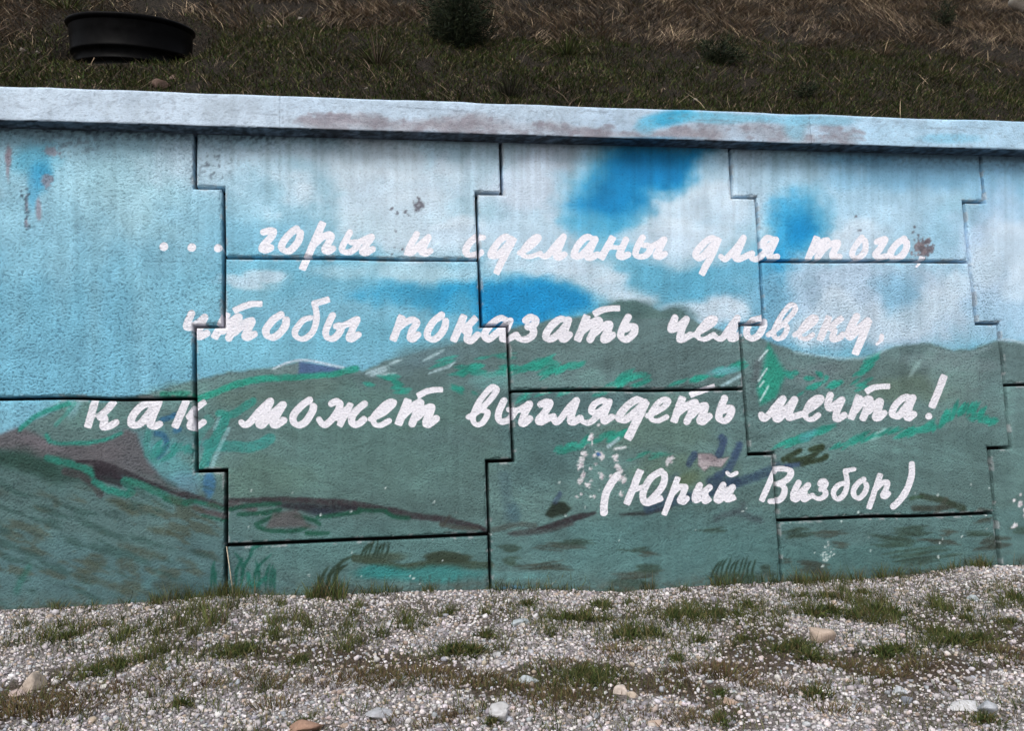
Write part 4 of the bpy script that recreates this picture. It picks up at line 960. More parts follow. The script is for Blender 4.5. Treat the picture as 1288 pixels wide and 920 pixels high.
# short green grass
n = 360000
x = rng.uniform(-2.6, 8.0, n); y = .21 + rng.random(n) ** 1.3 * 4.2
P = np.stack([x, y, hill_z(x, y)], 1); gr = greenness(x, y)
keep = in_view(P) & (rng.random(n) < gr * .9 + .05) & (np.hypot(x - RCEN[0], y - RCEN[1]) > .405) & (fbm(x * 4 + 9, y * 4, 3) > .2 + .2 * rng.random(n))
P = P[keep]; n = len(P); x, y = P[:, 0], P[:, 1]
up = np.stack([rng.normal(0, .35, n), rng.normal(-.25, .3, n), rng.uniform(.5, 1, n)], 1)
bd = np.stack([rng.normal(0, .45, n), rng.normal(-.3, .35, n), rng.normal(-.25, .15, n)], 1)
brown = (rng.random(n) < .22 + .3 * sstep(.6, .25, y))[:, None]
c0 = np.where(brown, pick(DRY, n) * .8, pick(GRN, n)) * (.5 + .8 * fbm(x * 3, y * 3 + 7, 3))[:, None]
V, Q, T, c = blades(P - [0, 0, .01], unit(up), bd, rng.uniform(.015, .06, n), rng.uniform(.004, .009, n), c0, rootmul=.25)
tag(add_obj("short_grass", make_mesh("short_grass", V, Q, T, c), MAT_BLADE), "short green turf growing along the slope right behind the coping", "grass", kind="stuff")

# ------------------------------------------------------------------ shrubs and tussocks on the slope
def shrub(u, v, width, height, n, label, pal, needle=(.03, .06), name="juniper_shrub"):
    p = march(u, v, hill_z, 4.8, 14)
    r = empty(name, tuple(p)); tag(r, label, "shrub")
    nb = max(14, n // 90)
    bdv = rng.normal(0, 1, (nb, 3)); bdv[:, 2] = np.abs(bdv[:, 2]) + .15; bdv = unit(bdv)
    bl = rng.uniform(.6, 1.15, nb); bi = rng.integers(0, nb, n); tt = rng.random(n) ** .7
    ax = bdv[bi] * np.array([width * .56, width * .56, height]) * (bl[bi] * tt)[:, None]
    ax[:, 2] += .12 * height * tt ** 2
    pos = ax + rng.normal(0, .022, (n, 3)); pos[:, 2] = np.maximum(pos[:, 2], -.01)
    dv = unit(unit(bdv[bi]) * .8 + rng.normal(0, .6, (n, 3)))
    V, Q, T, c = blades(pos, dv, rng.normal(0, .15, (n, 3)), rng.uniform(*needle, n), rng.uniform(.004, .008, n), pick(pal, n, .3), side=unit(rng.normal(0, 1, (n, 3))), rootmul=.7)
    add_obj("foliage", make_mesh("foliage", V, Q, T, c), MAT_BLADE, r)
    k = 7; sv = []; sq = []
    for j, (zz, rr) in enumerate(((-.06, .010), (height * .2, .007), (height * .5, .003))):
        for i in range(k): sv.append((rr * math.cos(6.283 * i / k) + .01 * j, rr * math.sin(6.283 * i / k), zz))
    for j in range(2):
        for i in range(k): sq.append((j * k + i, j * k + (i + 1) % k, (j + 1) * k + (i + 1) % k, (j + 1) * k + i))
    add_obj("stem", make_mesh("stem", sv, sq, smooth=True), MAT_BARK, r)
    return r
MAT_BARK = simple_mat("bark", (.03, .022, .016), (.07, .055, .04), 40)
EVER = [lin((34, 46, 28)), lin((28, 38, 24)), lin((44, 54, 34)), lin((22, 30, 20)), lin((54, 58, 38))]
shrub(577, 60, .56, .70, 14000, "dense dark evergreen bush among the dry grass, largest on the slope", EVER)
shrub(905, 80, .32, .24, 1500, "small dark evergreen seedling at the edge of the green turf", EVER)
shrub(1187, 34, .26, .30, 1100, "small dark bush on the slope beside the pale boulder", EVER)
shrub(1012, 124, .2, .14, 500, "low dark weed on the green turf close to the coping", EVER, (.02, .05), "dark_weed")
def tussock(u, v, rad, n, label, pal, fz=hill_z, upk=.6, wid=(.003, .006), name="grass_tussock", rng_t=(4.8, 14)):
    p = march(u, v, fz, *rng_t)
    a = rng.uniform(0, 6.283, n); s = rng.random(n) ** .6
    dv = unit(np.stack([np.cos(a) * s, np.sin(a) * s, np.full(n, upk) * rng.uniform(.5, 1.4, n)], 1))
    bd = np.stack([np.cos(a) * s * .5, np.sin(a) * s * .5, -rng.uniform(.1, .55, n)], 1)
    rt = np.stack([np.cos(a) * s * rad * .25, np.sin(a) * s * rad * .25, np.full(n, -.015)], 1)
    V, Q, T, c = blades(rt, dv, bd, rad * rng.uniform(.5, 1.2, n), rng.uniform(*wid, n), pick(pal, n, .25))
    o = add_obj(name, make_mesh(name, V, Q, T, c), MAT_BLADE, loc=tuple(p)); tag(o, label, "grass tussock"); return o
MIXP = GRN + DRY[3:]
tussock(475, 82, .30, 260, "spreading grass tussock with long blades drooping down the slope", MIXP)
tussock(713, 70, .26, 240, "dark green spiky tussock standing at the dry grass edge", GRN)
tussock(1110, 70, .22, 160, "dry straw tussock on the slope above the turf", DRY)
tussock(85, 12, .28, 200, "green tussock growing on the slope above the black ring", GRN)
t_ = tussock(640, 122, .20, 150, "dark withered weed with upright stalks just behind the coping", [lin((40, 38, 28)), lin((52, 50, 34)), lin((30, 28, 22))], upk=2.2)

# ------------------------------------------------------------------ black ring on the slope
def ring():
    prof = [(.392, .0), (.408, .0), (.412, .012), (.404, .02), (.412, .05), (.424, .056), (.426, .066), (.418, .074), (.430, .13), (.442, .136), (.445, .148), (.438, .158),
            (.444, .25), (.448, .318), (.458, .326), (.468, .336), (.470, .348), (.464, .356), (.452, .356), (.438, .346), (.434, .25), (.424, .15), (.406, .07)]
    k = 96; n = len(prof); pr = np.array(prof)
    a = np.arange(k) * 2 * math.pi / k
    dent = 1 + .008 * np.sin(2 * a + .6) + .004 * np.sin(5 * a)
    V = np.stack([np.outer(np.cos(a) * dent, pr[:, 0]), np.outer(np.sin(a) * dent, pr[:, 0]), np.repeat(pr[None, :, 1], k, 0)], -1).reshape(-1, 3)
    i = np.arange(k)[:, None]; j = np.arange(n)[None, :]
    q = np.stack([i * n + j, ((i + 1) % k) * n + j, ((i + 1) % k) * n + (j + 1) % n, i * n + (j + 1) % n], -1).reshape(-1, 4)
    m, nt, b = new_mat("black_plastic", .5, .06)
    tc = N(nt, "ShaderNodeTexCoord").outputs["Object"]
    nn = noise(nt, 14, 5, .65, tc)
    nt.links.new(ramp(nt, nn.outputs[0], .35, .75, (.0008, .0008, .001, 1), (.003, .003, .0035, 1)).outputs[0], b.inputs["Base Color"])
    nt.links.new(ramp(nt, nn.outputs[0], .3, .7, (.3, .3, .3, 1), (.55, .55, .55, 1)).outputs[0], b.inputs["Roughness"])
    r = empty("pipe_ring", tuple(RCEN)); r.rotation_euler = (RING_T, 0, 0); r.scale = (.9, .9, .96)
    tag(r, "black plastic pipe ring with rolled rim half sunk in the grassy slope", "pipe ring")
    body = [k_ for k_ in range(len(q)) if not 13 <= (k_ % n) <= 18]; lip = [k_ for k_ in range(len(q)) if 13 <= (k_ % n) <= 18]
    add_obj("shell", make_mesh("shell", V, q[body], smooth=True), m, r)
    add_obj("rim", make_mesh("rim", V, q[lip], smooth=True), m, r)
ring()

# ------------------------------------------------------------------ stones
def ico(sub=2):
    t = (1 + 5 ** .5) / 2
    v = [(-1, t, 0), (1, t, 0), (-1, -t, 0), (1, -t, 0), (0, -1, t), (0, 1, t), (0, -1, -t), (0, 1, -t), (t, 0, -1), (t, 0, 1), (-t, 0, -1), (-t, 0, 1)]
    f = [(0, 11, 5), (0, 5, 1), (0, 1, 7), (0, 7, 10), (0, 10, 11), (1, 5, 9), (5, 11, 4), (11, 10, 2), (10, 7, 6), (7, 1, 8), (3, 9, 4), (3, 4, 2), (3, 2, 6), (3, 6, 8), (3, 8, 9), (4, 9, 5), (2, 4, 11), (6, 2, 10), (8, 6, 7), (9, 8, 1)]
    v = [np.array(p) / np.linalg.norm(p) for p in v]
    for _ in range(sub):
        cache = {}; nf = []
        def mid(a, b):
            k = (min(a, b), max(a, b))
            if k not in cache: v.append((v[a] + v[b]) / np.linalg.norm(v[a] + v[b])); cache[k] = len(v) - 1
            return cache[k]
        for a, b, c in f:
            x, y, z = mid(a, b), mid(b, c), mid(c, a); nf += [(a, x, z), (b, y, x), (c, z, y), (x, y, z)]
        f = nf
    return np.array(v), np.array(f)
ICO2 = ico(2); ICO0 = ico(0)
LAND = []
def stone(p, size, col, label, seed, rz=0.0, name="stone", sink=.42, grp=None, short=None):
    if short: LAND.append((np.array(p), short))
    v, f = ICO2; r = np.random.default_rng(seed)
    w = v.copy()
    for _ in range(15):                       # cut by planes: angular field stone
        d = r.normal(0, 1, 3); d /= np.linalg.norm(d); k = r.uniform(.42, .8)
        h = w @ d; w = w - np.outer(np.clip(h - k, 0, None), d) * .97
    w = w * (1 + .05 * (fbm(v[:, 0] * 3 + seed, v[:, 1] * 3 + v[:, 2], 3) - .5)[:, None])
    w = (w - [0, 0, w[:, 2].min()]) * np.array(size) * .5 / .68
    w[:, 2] -= size[2] * sink
    gcol = np.array(col); gcol = gcol * .62 + gcol.mean() * .38
    c = np.repeat(gcol[None], len(w), 0) * (0.85 + .3 * fbm(v[:, 0] * 2 + seed, v[:, 2] * 2, 3))[:, None]
    o = add_obj(name, make_mesh(name, w, None, f, c), MAT_STONE, loc=tuple(p)); o.rotation_euler = (0, 0, rz)
    tag(o, label, "stone", grp); return o
def gpt(u, v): return march(u, v, ground_z, 1.5, 9)
stone(gpt(1031, 806), (.125, .10, .095), lin((186, 160, 138)), "tan blocky stone sitting on the gravel, the biggest one there", 5, .4, short="the tan blocky stone")
stone(gpt(1209, 889), (.12, .10, .05), lin((196, 198, 204)), "flat whitish angular stone on the bare gravel", 11, .2, short="the flat whitish stone")
stone(gpt(1241, 897), (.085, .07, .045), lin((168, 176, 188)), "small blue-grey stone next to the flat whitish stone", 12, 1.0)
stone(gpt(40, 868), (.12, .09, .085), lin((176, 156, 138)), "tan weathered stone beside grass and small pink pebble", 21, .8, short="the tan weathered stone")
stone(gpt(22, 877), (.045, .04, .03), lin((190, 164, 156)), "small pink pebble beside the tan weathered stone", 22, .1)
stone(gpt(380, 918), (.125, .10, .05), lin((172, 126, 96)), "orange-brown stone half hidden under a weed", 31, .3, short="the orange-brown stone")
stone(gpt(629, 905), (.085, .07, .06), lin((186, 186, 190)), "pale grey rounded stone on gravel near a yellowish weed", 41, .5, short="the pale grey rounded stone")
stone(gpt(780, 872), (.06, .05, .04), lin((204, 186, 172)), "pinkish stone lying next to a twin cream stone", 51, .3, short="the pinkish and cream stones")
stone(gpt(796, 877), (.05, .045, .036), lin((196, 176, 152)), "cream stone lying next to a twin pinkish stone", 52, .9)
stone(gpt(664, 858), (.08, .06, .03), lin((172, 186, 196)), "flat stone spattered with light blue paint", 61, .1, short="the blue-spattered flat stone")
stone(gpt(656, 786), (.085, .06, .05), lin((164, 180, 190)), "bluish paint-stained stone near the wall foot", 62, .7, short="the bluish paint-stained stone")
stone(gpt(1224, 756), (.05, .045, .035), lin((172, 190, 200)), "small pale blue stone in gravel near the wall", 63, .2, short="the small pale blue stone")
stone(gpt(476, 900), (.10, .08, .03), lin((168, 172, 182)), "flat grey slab stone flush with the gravel", 71, .2, short="the flat grey slab stone")
stone(gpt(916, 885), (.06, .05, .035), lin((184, 150, 126)), "rusty tan stone lying in the mossy gravel", 72, .2, short="the rusty tan stone")
stone(gpt(826, 912), (.06, .05, .04), lin((186, 158, 138)), "light brown stone beside mossy weeds", 73, .5)
stone(gpt(1142, 884), (.045, .04, .03), lin((122, 130, 146)), "dark slate-blue pebble on the bare gravel", 74, .1)
stone(gpt(1133, 872), (.055, .045, .03), lin((178, 186, 198)), "pale slate stone beside the dark slate-blue pebble", 75, .5)
stone(gpt(100, 878), (.035, .03, .03), lin((196, 188, 182)), "white upright pebble in dark moss", 76, .5)
stone(gpt(625, 826), (.05, .04, .03), lin((186, 190, 196)), "pale pebble beside short weeds in mid gravel", 77, .5, short="the pale pebble")
def hpt(u, v): return march(u, v, hill_z, 4.8, 14)
stone(hpt(200, 111), (.11, .09, .07), lin((112, 84, 70)), "reddish-brown rock between the black ring and the coping", 81, .2, sink=.15)
stone(hpt(217, 100), (.05, .04, .04), lin((112, 88, 74)), "small reddish rock just uphill of the reddish-brown rock", 82, .2)
stone(hpt(1294, 15), (.36, .34, .32), lin((232, 224, 208)), "large pale boulder on the hillside", 91, .5, "boulder", .2)
for i, (u, v, s) in enumerate(((370, 70, .05), (338, 36, .05), (541, 119, .045), (400, 119, .04), (483, 101, .03), (875, 128, .05), (813, 128, .03), (28, 66, .06), (48, 68, .04), (461, 113, .03), (378, 26, .06), (1235, 30, .05), (877, 86, .035))):
    stone(hpt(u, v), (s * .7, s * .6, s * .5), lin((136, 126, 114)), "small pale stone lying loose on the grassy slope", 100 + i, i * .7, "stone", .1, "pale stones on the slope")

# ------------------------------------------------------------------ gravel
def pebbles(n, r0, r1, shape, region, dens, pal):
    x = rng.uniform(region[0], region[1], n); y = rng.uniform(region[2], region[3], n)
    P = np.stack([x, y, ground_z(x, y)], 1)
    k = in_view(P, 120) & (rng.random(n) < dens(x, y)); P = P[k]; n = len(P)
    v, f = shape
    r = r0 + (r1 - r0) * rng.random(n) ** 2.0
    W_ = np.repeat(v[None], n, 0) * rng.uniform(.72, 1.18, (n, len(v), 1))
    W_ = W_ * (rng.uniform(.7, 1.25, (n, 1, 3)) * np.array([1, 1, .72])) * r[:, None, None]
    a = rng.uniform(0, 6.283, n); b = rng.normal(0, .35, n)
    ca, sa, cb, sb = np.cos(a)[:, None], np.sin(a)[:, None], np.cos(b)[:, None], np.sin(b)[:, None]
    X, Y, Z = W_[..., 0], W_[..., 1], W_[..., 2]
    Y, Z = Y * cb - Z * sb, Y * sb + Z * cb
    X, Y = X * ca - Y * sa, X * sa + Y * ca
    V = np.stack([X, Y, Z], -1) + P[:, None] + np.stack([0 * r, 0 * r, r * rng.uniform(.15, .5, n)], 1)[:, None]
    T = (np.arange(n)[:, None, None] * len(v) + f[None]).reshape(-1, 3)
    c = np.repeat(pick(pal, n, .22)[:, None], len(v), 1).reshape(-1, 3)
    return V.reshape(-1, 3), T, c
CUBE = (np.array([(-1, -1, -1), (1, -1, -1), (1, 1, -1), (-1, 1, -1), (-1, -1, 1), (1, -1, 1), (1, 1, 1), (-1, 1, 1)]) * .72,
        np.array([(4, 5, 6), (4, 6, 7), (0, 1, 5), (0, 5, 4), (1, 2, 6), (1, 6, 5), (2, 3, 7), (2, 7, 6), (3, 0, 4), (3, 4, 7)]))
GPAL = [lin(c) for c in ((208, 203, 206), (192, 187, 190), (218, 214, 216), (172, 167, 171), (192, 182, 176), (150, 146, 152), (170, 174, 182), (172, 158, 146), (206, 202, 204), (134, 130, 135))]
REG = (-2.4, 7.2, -2.75, -.012)
parts = [pebbles(165000, .0036, .0092, CUBE, REG, lambda x, y: (1 - soilpatch(x, y)) * .95, GPAL),
         pebbles(17000, .008, .018, ICO0, REG, lambda x, y: (1 - soilpatch(x, y)) * (.3 + .35 * sstep(.4, 1.6, -y)), GPAL)]
off = 0; VV, TT, CC = [], [], []
for V, T, c in parts: VV.append(V); TT.append(T + off); CC.append(c); off += len(V)
tag(add_obj("gravel", make_mesh("gravel", np.vstack(VV), None, np.vstack(TT), np.vstack(CC)), MAT_PEB), "pale pinkish-grey crushed gravel spread along the foot of the wall", "gravel", kind="stuff")

# moss and sparse blades between the stones
n = 120000
x = rng.uniform(-2.4, 7.2, n); y = -rng.random(n) * 2.7 - .01
P = np.stack([x, y, ground_z(x, y)], 1)
sp_ = soilpatch(x, y)
k = in_view(P, 120) & (rng.random(n) < .06 + .8 * sp_ * sstep(.4, .6, fbm(x * 5, y * 5, 2)) + .5 * sstep(.54, .66, fbm(x * 1.8 + 7, y * 2.4, 3)))
P = P[k]; n = len(P)
up = np.stack([rng.normal(0, .5, n), rng.normal(0, .5, n), np.ones(n)], 1)
WEED = [lin((74, 86, 44)), lin((92, 100, 54)), lin((60, 72, 38)), lin((112, 112, 70)), lin((98, 84, 60))]
SG = [blades(P, unit(up), rng.normal(0, .3, (n, 3)), rng.uniform(.012, .045, n), rng.uniform(.002, .004, n), pick(WEED, n, .25), rootmul=.4)]
GREENW = [lin((54, 66, 34)), lin((72, 82, 42)), lin((42, 54, 28)), lin((96, 100, 58)), lin((108, 100, 70))]
BROWNW = [lin((98, 80, 60)), lin((84, 70, 54)), lin((112, 100, 72)), lin((80, 84, 48)), lin((66, 54, 44))]
for u, v, ru, rv, m, br in ((110, 798, 70, 12, 800, 0), (200, 795, 45, 12, 600, 0), (60, 805, 50, 10, 400, 0), (255, 772, 40, 12, 500, 0), (160, 840, 60, 8, 500, 0), (300, 822, 30, 6, 300, 0), (370, 785, 36, 14, 380, 0), (440, 800, 36, 14, 300, 0),
                            (520, 790, 30, 12, 240, 0), (575, 824, 32, 5, 300, 0), (690, 790, 36, 14, 260, 0), (735, 780, 40, 8, 500, 0), (800, 800, 46, 8, 600, 0), (870, 778, 50, 13, 900, 0), (930, 772, 34, 11, 500, 0), (1060, 768, 62, 18, 2000, 0), (1100, 778, 30, 12, 700, 0),
                            (1010, 825, 36, 8, 500, 0), (1120, 822, 36, 7, 500, 0), (1200, 808, 55, 10, 1000, 0), (1190, 768, 36, 12, 400, 0), (1272, 760, 18, 12, 300, 0), (735, 855, 36, 8, 600, 0), (900, 820, 60, 8, 300, 0), (1240, 780, 30, 10, 240, 0), (640, 765, 60, 8, 160, 0),
                            (720, 880, 60, 12, 1000, 1), (500, 856, 70, 8, 900, 1), (890, 856, 60, 9, 900, 1), (60, 888, 60, 14, 1000, 1), (1080, 848, 56, 6, 700, 1), (610, 862, 50, 8, 600, 1), (410, 862, 50, 8, 500, 1), (330, 850, 60, 8, 500, 1), (150, 870, 50, 10, 600, 1),
                            (870, 905, 60, 8, 500, 1), (560, 905, 40, 6, 300, 1), (1000, 870, 40, 6, 240, 1), (1240, 835, 40, 6, 300, 1), (270, 862, 50, 8, 300, 1), (780, 830, 50, 8, 400, 1)):
    p = march(u, v, ground_z, 1.5, 9); pu = march(u + ru, v, ground_z, 1.5, 9); pv = march(u, v + rv, ground_z, 1.5, 9)
    sx = abs(pu[0] - p[0]); sy = abs(pv[1] - p[1])
    m = int(m * 1.8); xx = rng.normal(p[0], sx * .85, m); yy = np.minimum(rng.normal(p[1], sy * 1.0, m), -.008)
    kk = fbm(xx * 7 + u, yy * 7, 2) > .42; xx = xx[kk]; yy = yy[kk]; m = len(xx)
    if not m: continue
    PP = np.stack([xx, yy, ground_z(xx, yy) - .004], 1)
    uv = np.stack([rng.normal(0, .5, m), rng.normal(0, .5, m), np.ones(m)], 1)
    ln_ = rng.uniform(.012, .04, m) if br else rng.uniform(.015, .062, m)
    SG.append(blades(PP, unit(uv), rng.normal(0, .35, (m, 3)), ln_, rng.uniform(.0025, .005, m), pick(BROWNW if br else GREENW, m, .3), rootmul=.35))
for _ in range(240):
    px_, py_ = rng.uniform(-1.4, 5.2), -rng.random() ** 1.4 * 1.9 - .02
    if fbm(np.array(px_ * 1.2 + 3), np.array(py_ * 1.2), 2) < .42: continue
    m = int(rng.integers(12, 46)); xx = rng.normal(px_, .03, m); yy = np.minimum(rng.normal(py_, .03, m), -.008)
    PP = np.stack([xx, yy, ground_z(xx, yy) - .004], 1); uv = np.stack([rng.normal(0, .45, m), rng.normal(0, .45, m), np.ones(m)], 1)
    SG.append(blades(PP, unit(uv), rng.normal(0, .3, (m, 3)), rng.uniform(.012, .06, m), rng.uniform(.0025, .005, m), pick(GREENW, m, .3), rootmul=.35))
m = 2600
xx = rng.uniform(-1.6, 5.4, m); yy = -.008 - np.abs(rng.normal(0, .035, m)); kk = fbm(xx * 2.2 + 3, xx * 0 + 1.7, 3) + .25 * (fbm(xx * 11, xx * 0 + 5, 2) - .5) > .50
xx, yy = xx[kk], yy[kk]; m = len(xx); PP = np.stack([xx, yy, ground_z(xx, yy) - .004], 1)
uv = np.stack([rng.normal(0, .3, m), rng.normal(-.1, .25, m), np.ones(m)], 1)
SG.append(blades(PP, unit(uv), rng.normal(0, .25, (m, 3)), rng.uniform(.02, .10, m), rng.uniform(.0025, .0045, m), pick(GREENW, m, .3), rootmul=.35))
o_ = 0; A_ = [[], [], [], []]
for V, Q, T, c in SG:
    A_[0].append(V); A_[1].append(Q + o_); A_[2].append(T + o_); A_[3].append(c); o_ += len(V)
tag(add_obj("sparse_grass", make_mesh("sparse_grass", *[np.vstack(a) for a in A_]), MAT_BLADE), "thin grass and moss spreading in patches between the gravel stones", "grass", kind="stuff")

# tufts one can point at: a few kinds, copied
def tuft_mesh(kind, seed):
    r = np.random.default_rng(seed); global rng; old = rng; rng = r
    if kind == 0:      # fine upright grass
        n = 90; a = r.uniform(0, 6.283, n); s = r.random(n)
        rt = np.stack([np.clip(r.normal(0, .02, n), -.04, .04), np.clip(r.normal(0, .018, n), -.036, .036), np.full(n, -.01)], 1)
        dv = unit(np.stack([np.cos(a) * s * .45, np.sin(a) * s * .45, np.ones(n)], 1)); bd = np.stack([np.cos(a) * .25, np.sin(a) * .25, -.12 * s], 1)
        V, Q, T, c = blades(rt, dv, bd, r.uniform(.025, .11, n) , r.uniform(.0025, .0045, n), pick(WEED, n, .25), rootmul=.5)
    elif kind == 1:    # low dense clump
        n = 380; a = r.uniform(0, 6.283, n); s = np.clip(np.abs(r.normal(0, .5, n)), 0, .95)
        lobe = 1 + .3 * np.sin(a * 3 + seed) + .2 * np.sin(a * 5 + 2 * seed)
        rt = np.stack([np.cos(a) * s * .085 * lobe, np.sin(a) * s * .065 * lobe, r.uniform(-.012, .012, n)], 1)
        dv = unit(np.stack([np.cos(a) * s * .7, np.sin(a) * s * .7, r.uniform(.2, 1.0, n)], 1) + r.normal(0, .35, (n, 3))); bd = r.normal(0, .4, (n, 3))
        V, Q, T, c = blades(rt, dv, bd, r.uniform(.012, .042, n) * np.clip(1.25 - s * .5, .4, 1.2), r.uniform(.003, .008, n), pick([lin((58, 72, 36)), lin((72, 86, 42)), lin((46, 58, 30)), lin((92, 98, 54)), lin((96, 86, 56))], n, .3), side=unit(r.normal(0, 1, (n, 3))), rootmul=.5)
    else:              # brownish mossy mat
        n = 240; a = r.uniform(0, 6.283, n); s = r.random(n) ** .5
        rt = np.stack([np.cos(a) * s * .10, np.sin(a) * s * .06, r.uniform(-.006, .006, n)], 1)
        dv = unit(np.stack([np.cos(a) * s, np.sin(a) * s, r.uniform(.4, 1.2, n)], 1)); bd = r.normal(0, .3, (n, 3))
        V, Q, T, c = blades(rt, dv, bd, r.uniform(.012, .035, n), r.uniform(.002, .005, n), pick([lin((104, 84, 62)), lin((116, 104, 70)), lin((84, 88, 50)), lin((92, 74, 58))], n, .25), rootmul=.6)
    rng = old
    return make_mesh(("grass_tuft", "weed_clump", "moss_mat")[kind], V, Q, T, c)
TM = {k: [tuft_mesh(k, 10 * k + j) for j in range(4)] for k in range(3)}
TL = (("grass_tuft", "thin upright green grass tuft sprouting from the gravel", "grass tuft", "thin grass tufts in the gravel"),
      ("weed_clump", "low dense dark green weed clump in the gravel", "weed", "low weed clumps in the gravel"),
      ("moss_mat", "flat brownish mossy mat on the gravel", "moss", "mossy mats on the gravel"))
def put_tuft(u, v, kind, sc):
    p = gpt(u, v); nm, lb, ct, gr_ = TL[kind]
    o = add_obj(nm, random.choice(TM[kind]), MAT_BLADE, loc=tuple(p)); s = sc * random.uniform(.85, 1.15)
    o.scale = (s, s, s * random.uniform(.85, 1.15)); o.rotation_euler = (0, 0, random.uniform(0, 6.28))
    size = "small " if sc < .95 else ("large " if sc > 1.25 else "")
    near = min(LAND, key=lambda q: np.hypot(*(q[0][:2] - p[:2])))
    dj = [(abs(p[0] - k * 1.5), w) for k, w in ((0, "beside the dry stalk"), (1, "left of the bracketed name"), (2, "under the bracketed name's joint"), (3, "past the exclamation mark"))]
    if p[1] > -.14:
        q = min(dj); lb = size + lb.replace("sprouting from the gravel", "").replace("in the gravel", "").replace("on the gravel", "").strip() + " at the wall foot" + (" " + q[1] if q[0] < .4 else "")
    elif np.hypot(*(near[0][:2] - p[:2])) < .45: lb = size + lb + " near " + near[1]
    else: lb = size + lb
    tag(o, lb, ct, gr_)
for u, v, s in ((100, 800, 1.2), (130, 790, 1.0), (80, 790, .9), (60, 805, 1), (150, 808, 1.2), (185, 790, 1), (200, 800, 1.1), (228, 790, 1.2), (245, 800, 1), (268, 785, 1.2), (250, 770, 1), (290, 765, 1), (180, 832, 1.1),
                (205, 822, 1), (30, 790, .9), (70, 768, .8), (195, 762, 1), (215, 757, 1.1), (236, 755, 1.1), (262, 752, 1.1), (280, 750, 1.2), (300, 752, .9), (345, 785, 1.2), (375, 782, 1.1), (390, 790, 1), (350, 762, .9), (350, 805, .8),
                (372, 812, 1), (440, 790, 1), (445, 775, .9), (478, 800, 1.1), (510, 785, 1.2), (516, 795, 1), (432, 820, 1), (450, 812, .9), (405, 752, 1.3), (415, 752, 1.5), (425, 755, 1.4), (395, 753, 1.2), (470, 748, .8), (535, 790, .9),
                (560, 775, 1), (570, 772, .9), (540, 745, .8), (505, 744, .8), (610, 775, .8), (450, 765, .9), (630, 820, .9), (690, 780, 1), (690, 800, 1), (685, 740, 1), (695, 741, 1.2), (720, 741, 1.4), (735, 742, 1.2), (760, 765, .9),
                (792, 762, .8), (850, 775, 1.1), (870, 772, 1), (860, 745, .8), (905, 738, 1.2), (925, 736, 1), (1005, 735, 1.3), (1020, 737, 1.4), (1035, 733, 1.1), (1060, 755, 1.1), (1085, 760, 1.1), (1095, 785, 1.6), (1110, 760, 1), (1010, 765, 1),
                (985, 775, 1.1), (1110, 729, 1), (1130, 727, 1), (1150, 724, 1), (1175, 760, 1), (1190, 770, .9), (1220, 770, .9), (1230, 714, 1.2), (1240, 714, 1.1), (1260, 765, .9), (980, 790, 1), (330, 870, .8), (395, 905, .7), (1180, 815, 1.1), (1060, 745, 1.2)):
    put_tuft(u, v, 0, s)
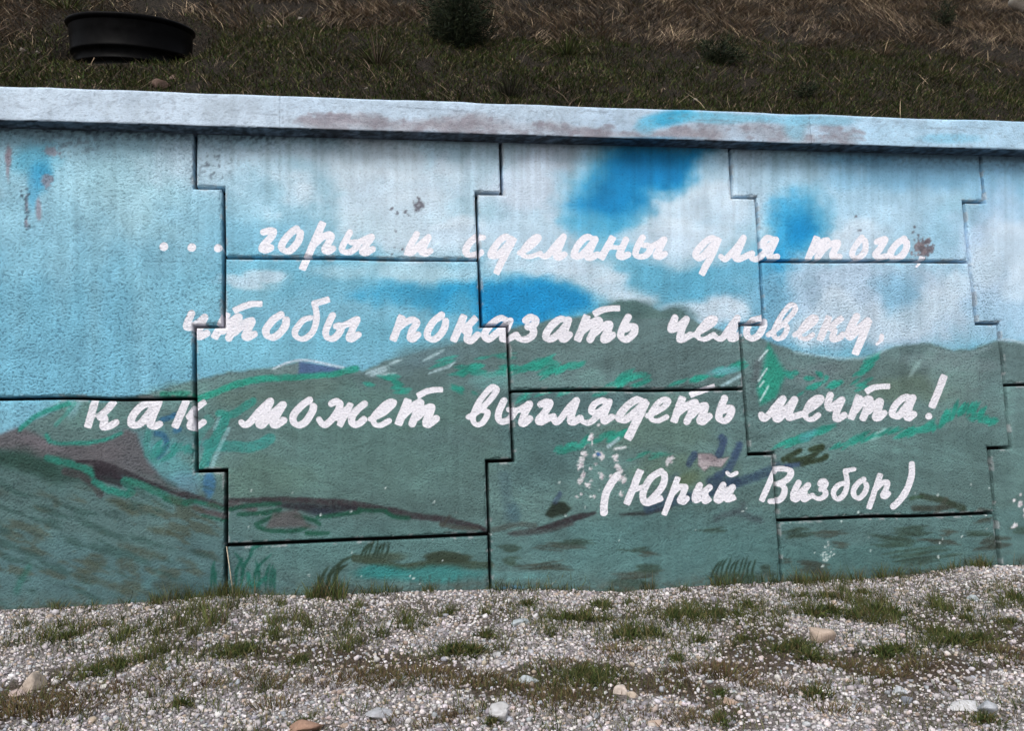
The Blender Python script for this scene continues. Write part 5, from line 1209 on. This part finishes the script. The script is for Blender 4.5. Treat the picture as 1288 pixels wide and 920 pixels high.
for u, v, s in ((290, 825, 1.3), (310, 820, 1.1), (375, 835, 1), (610, 802, 1), (572, 824, 1.5), (595, 822, 1.2), (662, 762, 1.3), (715, 780, 1.5), (735, 782, 1.2), (752, 762, 1.1), (760, 782, 1), (790, 802, 1.4), (820, 800, 1.3), (845, 778, 1.4),
                (870, 778, 1.3), (900, 775, 1.2), (925, 775, 1.1), (940, 765, 1.1), (880, 808, 1), (935, 805, .9), (1020, 775, 1.5), (1045, 772, 1.5), (1075, 778, 1.5), (1100, 772, 1.5), (1120, 775, 1.3), (1040, 752, 1.2), (1010, 752, 1), (1085, 748, 1.1),
                (1000, 815, 1.2), (1018, 830, 1.1), (980, 820, 1), (1110, 825, 1.3), (1130, 820, 1.2), (1180, 800, 1.2), (1200, 810, 1.3), (1230, 808, 1.2), (1025, 878, 1.5), (1180, 765, 1.1), (1215, 780, 1), (1275, 755, 1.2), (1270, 785, 1), (230, 888, 1), (850, 832, 1),
                (905, 875, .9), (750, 858, 1), (735, 850, 1.1), (380, 912, .8), (905, 910, 1.1), (85, 805, 1.2), (150, 840, 1.3), (120, 850, 1.2), (160, 798, 1.2), (1240, 910, 1), (620, 912, .8), (345, 800, .8)):
    put_tuft(u, v, 1, s * .8)
for u, v, s in ((40, 888, 1.4), (80, 898, 1.5), (20, 900, 1.2), (120, 870, 1.2), (450, 850, 1.3), (490, 858, 1.3), (530, 850, 1.2), (560, 862, 1.2), (600, 850, 1.2), (410, 862, 1.2), (640, 862, 1.1), (700, 840, 1.4), (725, 872, 1.3), (750, 890, 1.3), (700, 890, 1.2), (880, 845, 1.2),
                (905, 850, 1.3), (935, 862, 1.1), (850, 905, 1.2), (770, 820, 1.1), (1060, 840, 1.2), (1090, 848, 1.2), (1160, 838, 1.3), (1120, 852, 1), (1250, 820, 1.1), (980, 868, 1), (330, 858, 1.1), (350, 888, 1.2), (260, 860, 1), (210, 852, 1.2), (500, 905, 1.1), (545, 910, 1), (1045, 895, 1), (1220, 905, .9), (1275, 835, 1.1), (320, 848, 1)):
    put_tuft(u, v, 2, s)
# one pale dry stalk leaning on the wall in the joint
p0 = gpt(294, 752); p1 = on_y(285, 688, -.012)
d_ = p1 - p0; s_ = np.array([.003, 0, 0]); t2 = np.array([0, .003, 0])
sv = np.array([p0 - s_ - t2, p0 + s_ - t2, p0 + s_ + t2, p0 - s_ + t2, p1 - s_ * .6 - t2 * .6, p1 + s_ * .6 - t2 * .6, p1 + s_ * .6 + t2 * .6, p1 - s_ * .6 + t2 * .6]) - p0
o = add_obj("dry_stalk", make_mesh("dry_stalk", sv, [(0, 1, 5, 4), (1, 2, 6, 5), (2, 3, 7, 6), (3, 0, 4, 7), (4, 5, 6, 7), (3, 2, 1, 0)]), simple_mat("straw", (.42, .36, .27), (.5, .44, .34), 30), loc=tuple(p0))
tag(o, "thin pale dry stalk leaning against the wall joint", "stalk")
